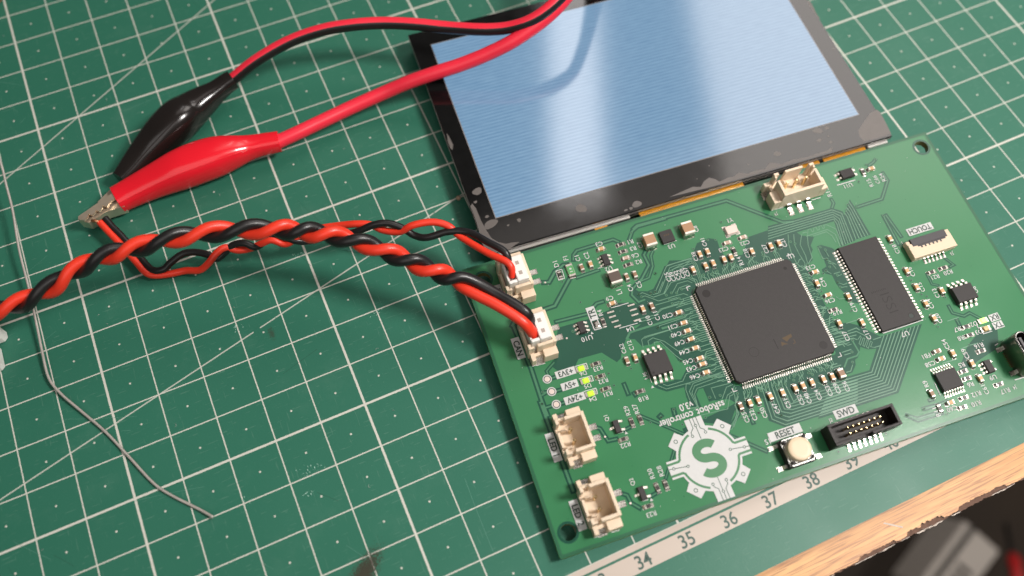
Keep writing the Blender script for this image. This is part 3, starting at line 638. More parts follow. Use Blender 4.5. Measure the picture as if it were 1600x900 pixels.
THIN=[(0.14,[(-28.2,2.65),(-27.87,4.48),(-26.81,4.94),(-16.93,4.6)]),(0.14,[(-26.8,2.67),(-26.61,3.74),(-25.28,4.11),(-23.14,2.49),(-21.04,-0.68),(-18.01,-0.88)]),(0.14,[(-25.51,2.41),(-25.41,3.02),(-23.99,2.71),(-21.99,-1.48),(-20.52,-3.86)]),(0.17,[(24.61,-11.8),(17.89,-18.71),(12.36,-18.5),(7.92,-18.44)]),(0.17,[(25.577777777777776,-11.822222222222223),(18.22888888888889,-19.330000000000002),(12.036666666666665,-19.127777777777776),(7.295555555555556,-19.063333333333336)]),(0.17,[(26.545555555555556,-11.844444444444445),(18.567777777777778,-19.95),(11.713333333333333,-19.755555555555556),(6.671111111111111,-19.686666666666667)]),(0.17,[(27.513333333333332,-11.866666666666667),(18.906666666666666,-20.57),(11.389999999999999,-20.383333333333333),(6.046666666666667,-20.310000000000002)]),(0.17,[(28.48111111111111,-11.88888888888889),(19.245555555555555,-21.19),(11.066666666666666,-21.01111111111111),(5.4222222222222225,-20.933333333333334)]),(0.17,[(29.448888888888888,-11.911111111111111),(19.584444444444447,-21.81),(10.743333333333332,-21.63888888888889),(4.797777777777778,-21.55666666666667)]),(0.17,[(30.416666666666664,-11.933333333333334),(19.923333333333336,-22.43),(10.42,-22.266666666666666),(4.173333333333334,-22.18)]),(0.17,[(31.384444444444444,-11.955555555555556),(20.262222222222224,-23.05),(10.096666666666666,-22.894444444444442),(3.5488888888888885,-22.803333333333335)]),(0.17,[(32.352222222222224,-11.977777777777778),(20.601111111111113,-23.669999999999998),(9.773333333333333,-23.52222222222222),(2.924444444444444,-23.426666666666666)]),(0.17,[(33.32,-12.0),(20.94,-24.29),(9.45,-24.15),(2.3,-24.05)]),(0.16,[(14.07,-19.34),(-0.42,-18.98),(-1.57,-19.36),(-1.65,-15.5),(-1.34,-14.44)]),(0.16,[(13.74,-19.974285714285713),(-1.1457142857142857,-19.63),(-2.4557142857142855,-19.66142857142857),(-2.3928571428571423,-15.31),(-2.0842857142857145,-14.25)]),(0.16,[(13.41,-20.60857142857143),(-1.8714285714285712,-20.28),(-3.341428571428571,-19.962857142857143),(-3.1357142857142852,-15.12),(-2.8285714285714283,-14.059999999999999)]),(0.16,[(13.08,-21.242857142857144),(-2.597142857142857,-20.93),(-4.227142857142857,-20.264285714285712),(-3.878571428571428,-14.93),(-3.572857142857143,-13.87)]),(0.16,[(12.75,-21.877142857142857),(-3.3228571428571425,-21.580000000000002),(-5.112857142857142,-20.565714285714286),(-4.62142857142857,-14.74),(-4.317142857142857,-13.68)]),(0.16,[(12.42,-22.511428571428574),(-4.048571428571429,-22.23),(-5.998571428571428,-20.867142857142856),(-5.364285714285714,-14.55),(-5.061428571428571,-13.49)]),(0.16,[(12.09,-23.145714285714288),(-4.774285714285714,-22.880000000000003),(-6.8842857142857135,-21.16857142857143),(-6.107142857142856,-14.36),(-5.805714285714285,-13.299999999999999)]),(0.16,[(11.76,-23.78),(-5.5,-23.53),(-7.77,-21.47),(-6.85,-14.17),(-6.55,-13.11)]),(0.17,[(11.35,21.3),(17.56,21.07),(28.16,21.01),(29.91,19.4),(28.98,11.78)]),(0.17,[(11.04,20.642500000000002),(17.275,20.4825),(27.9675,20.415),(29.3125,18.8525),(28.315,11.719999999999999)]),(0.17,[(10.73,19.985),(16.990000000000002,19.895),(27.775,19.82),(28.715,18.305),(27.65,11.66)]),(0.17,[(10.42,19.3275),(16.705000000000002,19.307499999999997),(27.5825,19.225),(28.1175,17.7575),(26.985,11.6)]),(0.17,[(10.11,18.67),(16.42,18.72),(27.39,18.63),(27.52,17.21),(26.32,11.54)]),(0.17,[(33.04,21.72),(33.19,19.93),(33.17,12.08)]),(0.17,[(32.442499999999995,21.0775),(32.589999999999996,19.495),(32.365,12.065)]),(0.17,[(31.845,20.435),(31.99,19.060000000000002),(31.560000000000002,12.05)]),(0.17,[(31.2475,19.792499999999997),(31.39,18.625),(30.755,12.035)]),(0.17,[(30.65,19.15),(30.79,18.19),(29.95,12.02)]),(0.16,[(18.59,17.56),(19.64,17.55)]),(0.16,[(19.12,16.48),(24.65,16.57),(25.88,14.82),(25.51,11.59)]),(0.16,[(20.6,16.06),(24.2,16.09),(24.96,14.67),(25.09,12.84)]),(0.16,[(25.06,17.8),(26.7,16.01),(26.14,11.6)]),(0.12,[(19.46,17.61),(19.72,17.07),(20.29,18.01),(20.97,17.9),(20.91,17.13),(21.32,17.11),(21.76,17.98),(22.4,18.0),(22.28,17.13),(22.83,17.17),(23.13,17.98),(23.77,18.0),(23.75,17.1),(24.21,17.17),(24.37,17.91),(25.06,17.8)]),(0.14,[(15.19,18.34),(14.16,15.77),(13.78,13.68),(13.76,10.62),(14.9,8.72)]),(0.14,[(16.46,17.92),(15.43,15.36),(15.39,12.71),(15.63,10.22),(14.9,8.72)]),(0.14,[(18.27,17.33),(16.69,14.94),(16.64,11.86),(16.26,10.23),(14.9,8.72)]),(0.14,[(19.54,16.91),(18.49,14.35),(17.89,11.01),(16.89,10.25),(14.9,8.72)]),(0.12,[(-15.35,19.79),(-9.02,19.8),(-8.6,17.74),(-9.02,13.38)]),(0.12,[(-16.215,18.09),(-9.325,19.46),(-8.955,17.854999999999997),(-9.365,13.325)]),(0.12,[(-17.08,16.39),(-9.63,19.12),(-9.31,17.97),(-9.71,13.27)]),(0.13,[(-20.61,14.25),(-15.55,19.64),(-13.62,19.72),(-9.11,19.63)]),(0.13,[(-19.65,13.8),(-14.98,19.025),(-13.5,19.125),(-9.36,19.049999999999997)]),(0.13,[(-18.69,13.35),(-14.41,18.41),(-13.38,18.53),(-9.61,18.47)]),(0.13,[(-18.74,13.24),(-16.13,15.46),(-12.04,15.35),(-10.64,13.78)]),(0.13,[(-16.99,12.79),(-14.86,14.72),(-12.33,14.66),(-11.48,13.8)]),(0.13,[(-15.84,12.67),(-14.84,13.62),(-12.74,13.7),(-12.19,13.0)]),(0.13,[(-14.34,13.07),(-13.0,13.08),(-12.59,12.62)]),(0.14,[(-24.41,15.06),(-23.35,15.14),(-21.38,13.31),(-18.81,13.38),(-17.16,15.05)]),(0.14,[(-24.01,14.26),(-23.08,14.2),(-20.63,12.05),(-17.29,12.04),(-14.45,11.95),(-13.63,11.25)]),(0.14,[(-21.28,13.95),(-20.04,13.87),(-17.77,16.28)]),(0.14,[(-21.72,11.32),(-15.89,11.2)]),(0.14,[(-22.22,9.32),(-20.96,10.07),(-16.54,10.03)]),(0.14,[(-26.16,9.3),(-22.48,9.07),(-20.65,9.88),(-16.15,9.81),(-15.07,10.3),(-15.06,10.88)]),(0.14,[(-26.45,8.57),(-22.85,8.54)]),(0.14,[(-17.43,9.23),(-14.44,9.33)]),(0.14,[(-23.25,6.04),(-22.65,6.33),(-16.47,6.43),(-15.64,6.9),(-14.23,6.85)]),(0.14,[(-27.12,4.55),(-26.6,4.7),(-21.0,4.64),(-20.63,4.03)]),(0.14,[(-15.87,8.22),(-14.15,8.15)]),(0.14,[(-16.27,5.04),(-15.15,5.08),(-14.33,4.4)]),(0.14,[(-16.24,2.9),(-15.23,3.06),(-14.44,3.78)]),(0.14,[(-15.86,7.88),(-14.0,7.77)]),(0.13,[(-28.43,-6.64),(-27.0,-7.96),(-21.76,-8.23),(-14.41,-8.32)]),(0.13,[(-27.25,-6.72),(-26.45,-7.37),(-22.8,-7.42),(-21.46,-6.07),(-17.14,-6.08),(-14.1,-6.22)]),(0.13,[(-21.45,-8.56),(-22.39,-8.25),(-22.97,-9.45),(-23.07,-12.02)]),(0.13,[(-14.17,-8.48),(-20.85,-8.61),(-22.41,-10.1),(-22.05,-13.88),(-24.08,-13.66)]),(0.13,[(-13.95,-9.02),(-20.81,-9.24),(-21.99,-10.54),(-21.88,-14.54)]),(0.13,[(-14.04,-9.93),(-20.51,-9.95),(-21.57,-10.99),(-21.93,-13.61),(-23.51,-14.45)]),(0.13,[(-13.19,-11.14),(-17.53,-10.86),(-17.57,-13.38)]),(0.13,[(-12.64,-11.63),(-14.23,-11.73),(-16.29,-13.96)]),(0.13,[(-12.49,-11.99),(-13.5,-13.2),(-14.68,-13.42),(-16.11,-14.93)]),(0.13,[(-12.21,-12.39),(-13.61,-13.78),(-14.39,-13.82),(-15.98,-16.34),(-22.84,-15.73)]),(0.13,[(-12.52,-14.44),(-14.22,-16.17),(-14.08,-17.88)]),(0.17,[(17.84,-6.47),(20.42,-6.5)]),(0.17,[(14.26,-6.19),(15.33,-6.3)]),(0.17,[(14.01,-7.01),(15.39,-7.14)]),(0.17,[(13.83,-8.01),(16.08,-8.02)]),(0.17,[(17.22,-8.31),(19.55,-8.19),(19.98,-8.9)]),(0.17,[(13.78,-8.73),(19.15,-8.95),(20.37,-10.33),(21.31,-11.62)]),(0.17,[(13.64,-9.33),(18.75,-9.72)]),(0.17,[(13.6,-10.04),(17.7,-10.18),(18.35,-10.8)]),(0.17,[(13.53,-10.5),(14.73,-10.65),(14.96,-11.45)]),(0.17,[(13.65,-12.46),(16.05,-12.46)]),(0.17,[(13.91,-13.19),(15.49,-13.23)]),(0.17,[(21.79,-11.94),(23.73,-11.93)]),(0.17,[(21.19,-13.68),(22.61,-13.74)]),(0.17,[(10.26,-14.44),(11.51,-14.46)]),(0.17,[(9.81,-15.0),(12.16,-15.07)]),(0.17,[(12.45,-16.97),(13.53,-17.02),(14.64,-15.81)]),(0.12,[(18.49,-10.85),(19.47,-10.2),(19.53,-10.54),(18.33,-11.76),(18.5,-12.22),(19.87,-10.82),(20.15,-11.07),(18.94,-12.45),(19.18,-12.77),(20.48,-11.51),(20.75,-11.76),(19.55,-12.97),(19.78,-13.45),(21.09,-12.03),(21.36,-12.44),(20.44,-13.27),(21.19,-13.68)]),(0.14,[(-11.09,-13.73),(-11.43,-15.34)]),(0.14,[(-11.8,-16.55),(-11.44,-15.14)]),(0.14,[(-7.62,-13.33),(-8.3,-15.22)]),(0.14,[(-9.27,-13.56),(-9.47,-14.84),(-10.43,-15.67)]),(0.14,[(-7.94,-13.61),(-8.64,-17.6)]),(0.14,[(-4.88,-12.88),(-5.64,-15.72)]),(0.14,[(-2.6,-14.22),(-3.96,-16.28)]),(0.14,[(6.49,-18.39),(5.4,-17.06)]),(0.14,[(-13.15,-13.62),(-14.52,-17.92),(-16.9,-20.68),(-18.27,-20.79)]),(0.14,[(-12.63,-14.17),(-13.96,-15.84),(-14.26,-18.19),(-16.43,-20.47)]),(0.15,[(20.37,13.06),(20.12,10.05),(20.74,9.63)]),(0.15,[(21.61,11.77),(21.75,9.96)]),(0.15,[(20.88,9.48),(22.41,7.55)]),(0.15,[(20.94,8.36),(21.61,8.03),(21.93,6.62)]),(0.15,[(19.39,6.92),(20.26,5.77)]),(0.15,[(20.79,5.59),(22.45,5.58)]),(0.15,[(21.17,4.71),(22.52,4.91)]),(0.15,[(20.69,3.36),(21.65,2.41),(22.72,2.48)]),(0.15,[(20.8,1.94),(22.3,1.66)]),(0.15,[(18.68,0.2),(19.1,-0.57),(20.78,-0.91)]),(0.15,[(14.47,2.44),(13.86,2.43)]),(0.15,[(13.93,0.93),(15.86,0.71)]),(0.15,[(13.95,-1.48),(15.0,-1.41),(15.82,-2.62)]),(0.15,[(13.91,7.97),(15.19,7.22)]),(0.15,[(13.98,6.01),(15.12,4.99)]),(0.17,[(22.43,-31.32),(26.42,-31.5)]),(0.17,[(24.75,-29.98),(30.42,-30.03)]),(0.17,[(33.82,-21.83),(37.62,-21.98)]),(0.17,[(39.33,-20.15),(41.72,-19.98),(43.96,-20.08)]),(0.17,[(30.68,-4.47),(30.18,-9.65)]),(0.17,[(40.03,-13.23),(43.01,-13.22)])]
VIA=[(-40.04,23.52),(-33.5,27.28),(-20.17,30.4),(-37.78,17.39),(-18.69,18.74),(-28.79,14.99),(-24.34,15.04),(-23.96,14.24),(-21.61,14.31),(-20.5,14.45),(-18.69,18.74),(-7.8,21.86),(-8.93,15.07),(-3.61,22.97),(-1.82,22.38),(1.43,26.36),(9.94,14.77),(14.86,16.35),(15.65,15.55),(11.6,15.47),(-24.34,15.04),(-21.55,14.46),(-20.54,14.36),(-18.4,12.81),(-17.06,12.98),(-15.94,12.6),(-14.44,13.13),(-15.87,11.23),(-16.17,10.15),(-37.66,2.44),(-37.69,-0.6),(-37.62,-3.58),(-21.37,-2.95),(-53.04,-0.05),(-54.07,-2.58),(-32.62,-1.12),(-41.9,11.22),(-23.25,6.04),(-23.25,6.04),(-21.38,2.98),(-21.37,-2.95),(-20.33,-4.87),(-16.34,-13.03),(-18.78,-12.68),(-12.55,-13.82),(-10.28,-14.57),(-5.77,-14.52),(-3.64,-14.61),(-9.84,-19.28),(0.58,-14.92),(4.4,-14.47),(5.08,-15.0),(5.24,-18.48),(-30.51,-13.55),(-27.26,-12.76),(-26.77,-16.46),(-21.39,-16.57),(-18.65,-12.72),(-17.91,-21.68),(-13.95,-19.27),(-9.97,-19.24),(-5.45,-21.34),(-10.01,-19.31),(-5.45,-21.34),(5.15,-18.54),(14.25,-32.04),(20.53,-29.94),(24.69,-29.81),(2.67,-32.46),(20.37,-4.08),(17.32,-10.62),(15.9,-13.05),(14.91,-15.27),(42.28,-13.64),(24.83,-29.85),(20.53,-29.94),(29.04,-32.45),(37.38,-13.83),(41.8,-19.84),(20.96,9.38),(19.32,6.79),(21.43,5.06),(20.75,3.39),(23.52,2.99),(37.27,-1.55),(37.77,-5.47),(38.66,-6.27),(35.96,-8.73),(42.58,-7.9),(44.86,30.5),(41.96,29.91),(38.01,26.03),(32.35,21.13),(31.41,19.96),(34.26,19.83),(39.18,15.75),(20.91,12.88),(21.74,11.83),(21.01,9.54),(21.13,8.52),(20.7,7.46),(19.47,6.89),(18.53,6.45),(20.69,3.36),(20.75,2.06),(14.52,6.48),(14.91,2.08),(-54.05,-2.53),(-30.49,-13.5),(-27.16,-12.73),(-33.19,-13.89)]
TP=[(-51.13,2.41),(-51.14,-0.59),(-51.13,-3.65)]
TPW=[(-43.82,24.6),(-43.75,10.11),(-43.59,-13.7),(-43.59,-28.53)]
PAIR=[(-27.47,-52.71,11.0,-2.5),(-21.85,-53.26,12.0,-2.0),(-15.03,-54.34,13.0,-1.457),(-9.25,-55.44,14.0,-1.0),(-2.11,-55.88,16.0,-0.478),(4.72,-55.09,18.0,0.0),(11.55,-55.44,20.0,0.479),(18.28,-56.66,21.0,1.0),(24.96,-58.03,22.0,1.476),(31.98,-59.44,22.0,2.0),(38.85,-61.6,22.0,2.474),(46.35,-64.53,22.0,3.0),(51.51,-67.14,21.5,3.524),(56.16,-69.69,21.0,4.0),(61.15,-73.1,20.0,4.529),(65.4,-76.69,19.0,5.0),(69.56,-80.58,18.0,5.494),(73.79,-84.68,17.0,6.0),(78.14,-88.5,16.0,6.55),(82.34,-93.41,15.0,6.72),(85.56,-97.8,14.5,6.734),(88.13,-101.33,13.5,6.746),(89.2,-102.06,12.0,6.75)]
THINRED=[(9.17,-35.67,4.5),(10.35,-38.64,4.0),(11.63,-41.83,3.5),(13.83,-47.64,2.5),(14.95,-50.71,2.0),(16.49,-52.23,1.6),(19.88,-53.3,1.5),(23.44,-54.02,1.6),(26.55,-55.69,2.5),(29.12,-55.79,4.2),(31.54,-54.9,5.5),(33.8,-54.28,5.5),(36.17,-55.45,4.5),(39.0,-56.32,4.8),(41.92,-57.43,7.0),(44.2,-58.12,8.0),(46.76,-59.72,7.0),(50.54,-60.04,9.0),(54.29,-60.37,9.5),(58.49,-61.6,10.0),(62.54,-63.44,11.0),(65.5,-64.9,11.0),(67.91,-67.25,10.5),(71.02,-69.26,11.0),(73.99,-69.88,12.8),(78.16,-70.93,13.0),(81.13,-72.98,12.5),(82.85,-76.13,11.5),(86.34,-82.42,12.5),(89.57,-87.2,13.0),(91.38,-88.36,11.5)]
THINBLACK=[(10.48,-35.12,4.5),(11.43,-37.82,4.0),(12.65,-40.62,3.5),(14.63,-46.18,2.5),(16.59,-51.06,2.3),(19.04,-52.29,2.6),(21.16,-51.47,3.0),(24.19,-50.74,3.5),(27.03,-51.61,3.8),(29.52,-53.41,3.8),(30.95,-55.0,3.6),(32.98,-54.79,4.2),(35.61,-54.52,5.8),(38.19,-55.51,6.5),(40.25,-57.19,6.0),(43.17,-57.19,7.5),(45.54,-57.57,8.5),(49.01,-60.39,8.0),(51.33,-60.99,7.0),(55.65,-62.21,8.0),(59.77,-64.18,9.5),(62.59,-65.42,11.0),(66.31,-66.06,12.3),(69.28,-66.99,12.3),(71.9,-69.06,11.5),(73.73,-71.21,10.5),(76.09,-73.07,11.0),(80.66,-74.06,12.0),(84.67,-76.29,12.5),(87.46,-80.55,13.2),(89.97,-84.58,13.2),(91.39,-85.96,11.5)]
BLACKLEAD=[(46.4,-10.08,6.0),(48.6,-9.74,6.5),(55.84,-9.45,10.0),(64.65,-9.7,13.0),(72.79,-11.15,15.0),(80.41,-13.41,16.0),(87.8,-15.9,16.0),(94.86,-19.35,16.0),(101.68,-23.36,16.0),(108.31,-27.83,17.0),(113.83,-30.72,18.0),(118.83,-32.66,20.0),(123.81,-32.67,22.0),(129.7,-30.69,24.0),(135.34,-27.49,26.0),(142.0,-20.0,29.0),(150.0,-9.0,33.0),(161.0,10.0,40.0),(174.0,42.0,52.0),(186.0,88.0,68.0)]
REDLEAD=[(51.14,-31.31,5.2),(57.83,-30.54,5.2),(64.7,-29.42,5.0),(74.31,-28.09,5.0),(82.07,-27.99,6.0),(88.61,-29.3,8.5),(94.96,-30.78,10.5),(101.3,-32.05,12.0),(107.67,-33.16,14.0),(114.11,-33.95,16.5),(121.05,-33.49,19.0),(126.65,-32.21,21.0),(131.88,-29.9,23.0),(136.59,-26.91,25.0),(143.5,-19.0,28.0),(152.5,-7.0,32.0),(165.0,12.0,39.0),(179.0,45.0,51.0),(193.0,92.0,67.0)]
REDBOOT=[(14.14,-30.67,3.6,3.3,2.7),(17.51,-30.16,3.8,3.45,2.9),(23.17,-29.73,4.4,3.85,3.5),(29.62,-29.5,5.1,4.5,4.4),(34.38,-29.34,5.3,4.75,4.5),(39.06,-29.38,5.3,4.5,4.4),(42.91,-29.57,5.2,3.7,3.8),(46.46,-29.75,5.0,2.9,2.9),(49.83,-30.2,5.0,2.5,2.5),(53.93,-30.95,5.0,2.3,2.3)]
BLACKBOOT=[(16.2,-25.77,3.6,2.2,2.6),(19.05,-23.81,3.8,2.9,2.9),(23.54,-20.74,4.3,3.6,3.5),(28.74,-17.84,5.0,4.4,4.4),(33.44,-15.36,5.3,4.65,4.8),(37.08,-13.34,5.0,4.2,4),(40.77,-12.0,5.3,3.4,3.3),(44.1,-11.08,5.8,2.6,2.6),(46.75,-10.19,6.2,2.3,2.3),(48.95,-9.67,6.5,2.15,2.15)]
JAWA=[(5.34,-33.28,6.0),(5.15,-34.12,6.0),(6.32,-34.81,6.0),(7.34,-34.15,6.0),(7.62,-33.53,6.0),(8.21,-34.16,6.0),(9.21,-33.66,6.0),(9.32,-33.15,6.0),(9.91,-33.78,6.0),(10.95,-33.11,6.0),(11.06,-32.6,6.0),(11.93,-33.35,6.0),(12.91,-32.28,6.0),(15.87,-31.11,6.0),(16.32,-29.21,6.0),(14.5,-29.95,6.0)]
JAWD=[(5.22,-32.91,5.2),(14.6,-29.45,5.2),(16.11,-28.77,5.2),(15.78,-30.16,5.2),(11.71,-31.61,5.2),(9.33,-32.27,5.2),(7.11,-32.99,5.2),(5.24,-33.47,5.2)]
JAWB=[(4.87,-33.55,4.7),(6.77,-34.93,4.7),(11.18,-33.69,4.7),(15.33,-33.8,4.7),(15.9,-31.4,4.7),(12.48,-31.91,4.7),(10.56,-32.48,4.7),(8.98,-32.92,4.7),(7.08,-33.49,4.7),(5.81,-33.96,4.7)]
JAWC=[(9.8,-30.07,4.4),(14.74,-26.86,4.4),(15.0,-28.32,4.4),(10.92,-30.37,4.4)]
GREY=[(-8.97,1.36,9.0),(-7.86,-11.92,7.0),(-8.07,-18.45,6.0),(-8.34,-25.22,5.0),(-9.25,-35.2,4.0),(-9.48,-45.15,3.0),(-9.91,-54.79,2.2),(-10.29,-60.97,1.6),(-10.36,-67.24,1.2),(-8.83,-71.76,0.9),(-5.49,-77.81,0.6),(-2.14,-83.85,0.5),(0.95,-90.77,0.5),(4.37,-98.57,0.45),(7.29,-102.74,0.45),(11.38,-107.4,0.5),(13.74,-110.35,0.9)]
TEAL=[(55.52,-58.61,0.5),(57.08,-61.02,0.6),(59.42,-63.33,0.6),(62.4,-65.13,0.5),(67.15,-66.03,0.4),(71.48,-66.48,0.5)]
BUB=[(-23.58,-39.91,1.2,1.15,0),(-44.95,-37.31,1.7,1.05,0.5),(-45.19,-35.15,0.45,0.4,0),(-38.42,-38.38,0.5,0.45,0),(-45.31,-27.92,1.1,1.0,0),(-46.56,-30.57,0.4,0.35,0),(-10.74,-42.91,1.3,0.75,0.3),(-13.77,-43.63,0.5,0.25,0),(-12.45,-43.56,0.4,0.4,0),(26.97,-40.4,0.85,0.65,0),(39.51,-37.39,1.15,0.75,-0.2),(42.0,-37.33,0.6,0.4,0),(38.53,-39.98,0.7,0.4,0),(41.21,-39.66,0.28,0.25,0),(40.93,-41.43,0.4,0.4,0),(39.42,-37.39,1.1,0.75,0),(38.49,-40.06,0.6,0.45,0),(-41.25,-38.88,0.3,0.25,0),(9.84,-38.4,0.2,0.16,0),(18.95,-40.99,0.22,0.16,0),(5.55,-40.91,0.16,0.14,0),(55.09,-15.54,0.35,0.25,0)]
FILM=[[(-2.68,-43.52),(0.47,-43.07),(3.64,-42.62),(5.52,-43.23),(6.9,-42.0),(8.47,-41.46),(9.74,-42.36),(10.32,-43.3),(12.85,-42.88),(14.12,-43.04),(15.79,-42.33),(17.67,-43.36),(19.83,-43.08),(22.4,-43.38),(24.01,-42.14),(25.48,-42.63),(26.45,-43.44),(30.05,-43.08),(33.26,-43.54),(36.14,-43.32),(38.85,-43.42),(40.65,-42.64),(39.95,-43.98),(29.61,-43.97),(19.39,-44.0),(7.99,-44.04)],[(48.47,-41.93),(49.08,-40.38),(51.67,-38.46),(54.47,-36.58),(56.47,-36.21),(56.87,-37.11),(56.71,-39.85),(56.33,-43.75),(52.7,-43.9),(48.8,-43.77)],[(-48.53,-40.74),(-48.04,-37.73),(-47.96,-34.53),(-48.03,-31.25),(-47.39,-30.73),(-46.96,-32.33),(-46.81,-35.81),(-46.45,-38.6),(-45.95,-40.89),(-44.86,-42.3),(-43.34,-43.32),(-41.84,-43.46),(-40.12,-43.86),(-42.93,-44.85),(-46.9,-44.76),(-48.01,-44.4)],[(56.16,1.46),(56.73,0.98),(56.7,-0.76),(56.37,-3.26),(56.42,-5.46),(56.09,-5.47),(55.89,-2.82),(55.81,-0.18)],[(-47.38,-9.8),(-47.12,-11.07),(-46.88,-13.51),(-47.45,-14.88),(-47.79,-14.38),(-47.84,-12.41)]]

# ------------------------------------------------------------------ setting: desk, floor
def struct(o):
    o['kind'] = 'structure'
    return o

DZ = -2.2                                   # desk surface below the mat's face
rnd = random.Random(3)
# laminate with its chipped front edge; the chips bare the brown core
chips = [(131.0, 140.5, 0.6, 0.0), (143.0, 152.5, 0.9, 0.5), (156.0, 168.8, 0.8, 0.1), (96.0, 104.0, 0.8, 0.2), (181.0, 196.0, 1.2, 0.4)]
front = []
x = -500.0
while x < 520.0:
    y = -171.35 + rnd.uniform(-0.10, 0.10)
    for a, b_, d, saw in chips:
        if a < x < b_:
            e = min(1.0, (x - a) / 0.6, (b_ - x) / 0.6)
            y += d * e * (1 - 0.25 * rnd.random()) + saw * rnd.uniform(-0.5, 0.6) * e
    front.append((x, y))
    x += 0.45 if 90 < x < 210 else 6.0
front.append((520.0, -171.3))
desk = MB()
desk.prism(front + [(520, 900), (-500, 900)], DZ - 0.5, DZ, 'wood', 'paper')
o_desk = struct(desk.obj('desk_top'))
core = MB()
fc = []
x = -500.0
while x < 520.0:
    fc.append((x, -171.55 + rnd.uniform(-0.18, 0.18)))
    x += 0.6 if 90 < x < 210 else 8.0
core.prism(fc + [(520, 900), (-500, 900)], DZ - 18, DZ - 0.502, 'core')
core.obj('chipboard_core', o_desk)
# torn whitish edging left along the front
pap = MB()
x = 90.0
while x < 205.0:
    w = rnd.uniform(2.0, 8.0)
    if rnd.random() < 0.7:
        d = rnd.choice((0.12, 0.2, 0.35, 0.8))
        n = max(5, int(w / 0.3))
        top = [(x + w * i / n, -171.60) for i in range(n + 1)]
        wob = [rnd.uniform(0, 6.28) for _ in range(3)]
        bot = []
        for i in range(n + 1):
            e = min(1.0, i / 3.0, (n - i) / 3.0)
            k = 0.55 + 0.25 * math.sin(i * 0.5 + wob[0]) + 0.2 * math.sin(i * 1.3 + wob[1]) + 0.15 * rnd.random()
            bot.append((x + w * i / n, -171.68 - d * e * max(0.05, k)))
        z = DZ - rnd.uniform(0.7, 1.6)
        pap.prism(top + bot[::-1], z - 0.25, z, 'paper')
    x += w + rnd.uniform(0.0, 2.0)
pap.obj('torn_edging', o_desk, kind='stuff')
scr = MB()
scr.prism([(139.8, -167.1), (140.2, -167.0), (143.3, -169.3), (143.0, -169.5)], DZ + 0.004, DZ + 0.03, 'paper')
scr.obj('scratch', o_desk)

fl = MB()
fl.box(-1500, 2000, -2200, 2000, -720, -700, 'floor')
struct(fl.obj('floor'))

# things lying out of focus beyond the desk's edge
t = thing('carton', 'out-of-focus pale carton with dark bars, down beyond the chipped desk edge', 'carton', (440, -219, -600))
t.rotation_euler = (0.25, -0.2, 0.42); t.scale = (1.3, 1.3, 1.3)
q = MB(); q.box(-22, 30, -16, 13, 0, 34, 'carton', 1.2)
q.obj('box', t)
q = MB()
for i in range(4):
    q.box(-14 + i * 6, -11 + i * 6, -10, 1, 34.05, 34.4, 'cartonk')
q.obj('printed_bars', t)
q = MB(); q.box(-22, 30, 5, 9, 34.05, 34.6, 'cartonk'); q.obj('tape', t)
t = thing('red_tool_handle', 'blurred red handle in the dark below the desk corner', 'tool', (508, -258, -600))
t.rotation_euler = (0, 0.35, 0.9)
q = MB(); q.tube([(-14, 0, 0), (-9, 0, 1), (0, 0, 1.5), (10, 0, 1), (16, 0, 0)], [4.0, 6.0, 5.0, 6.2, 4.0], 'redp', 16); q.obj('grip', t)
q = MB(); q.tube([(16, 0, 0), (20, 0, 0), (48, 0, 0)], [3.0, 2.2, 2.0], 'blackp', 12); q.obj('shaft', t)

# ------------------------------------------------------------------ cutting mat
mt = MB()
mt.prism([(-420, -165.15), (420, -165.15), (420, 330), (-420, 330)], DZ + 0.02, 0.0, 'cutmat')
o_mat = mt.obj('cutting_mat', label='green self-healing cutting mat with a white centimetre grid, under everything', category='cutting mat')
for n in range(31, 42):
    q = MB()
    put_text(q, str(n), 0, 0, 0, 2.8, 0, 'num', 0.014, 0.92)
    q.obj('ruler_number', o_mat).location = Vector(((n - 25) * 10.0, -153.42, 0.012)) * MM
# scraped burrs standing up from the mat
q = MB()
for cx, cy, n, sp in ((34.2, -109.0, 26, 1.5), (33.0, -113.5, 12, 0.8), (30.0, -71.5, 12, 0.9), (59.8, -80.5, 14, 0.8), (48.0, -59.5, 10, .8), (20.6, -109.8, 8, .8), (101, -163, 8, .8)):
    for i in range(n):
        x, y = cx + rnd.gauss(0, sp), cy + rnd.gauss(0, sp * 0.5)
        a = rnd.uniform(0, 3.1); l = rnd.uniform(0.15, 0.6)
        q.add([(x, y, 0.0), (x + l * math.cos(a), y + l * math.sin(a), 0.02), (x + 0.6 * l * math.cos(a + .5), y + 0.6 * l * math.sin(a + .5), rnd.uniform(0.05, 0.16))], [(0, 1, 2)], 'burr')
q.obj('scraped_burrs', o_mat, kind='stuff')

q = MB()
for i in range(90):                          # knife cuts in the vinyl
    x, y = rnd.uniform(-25, 230), rnd.uniform(-162, 40)
    a = rnd.choice((0.3, 1.2, 2.0, 2.7)) + rnd.gauss(0, 0.25)
    l = rnd.choice((2, 3, 5, 9, 16))
    bend = rnd.gauss(0, 0.03)
    P = [(x + l * t * math.cos(a + bend * t), y + l * t * math.sin(a + bend * t)) for t in (0, .25, .5, .75, 1)]
    q.ribbon(P, rnd.uniform(0.03, 0.07), 0.006 + i * 0.00003, 'cut' if rnd.random() < 0.6 else 'cutd')
q.obj('knife_cuts', o_mat, kind='stuff')
q = MB()
for i in range(70):                          # lint and dust
    x, y = rnd.uniform(-25, 230), rnd.uniform(-162, 40)
    a = rnd.uniform(0, 6.28); l = rnd.uniform(0.15, 0.5)
    q.tube([(x, y, 0.05), (x + l * math.cos(a), y + l * math.sin(a), 0.09), (x + l * 1.6 * math.cos(a + .7), y + l * 1.6 * math.sin(a + .7), 0.06)], 0.035, 'lint', 4)
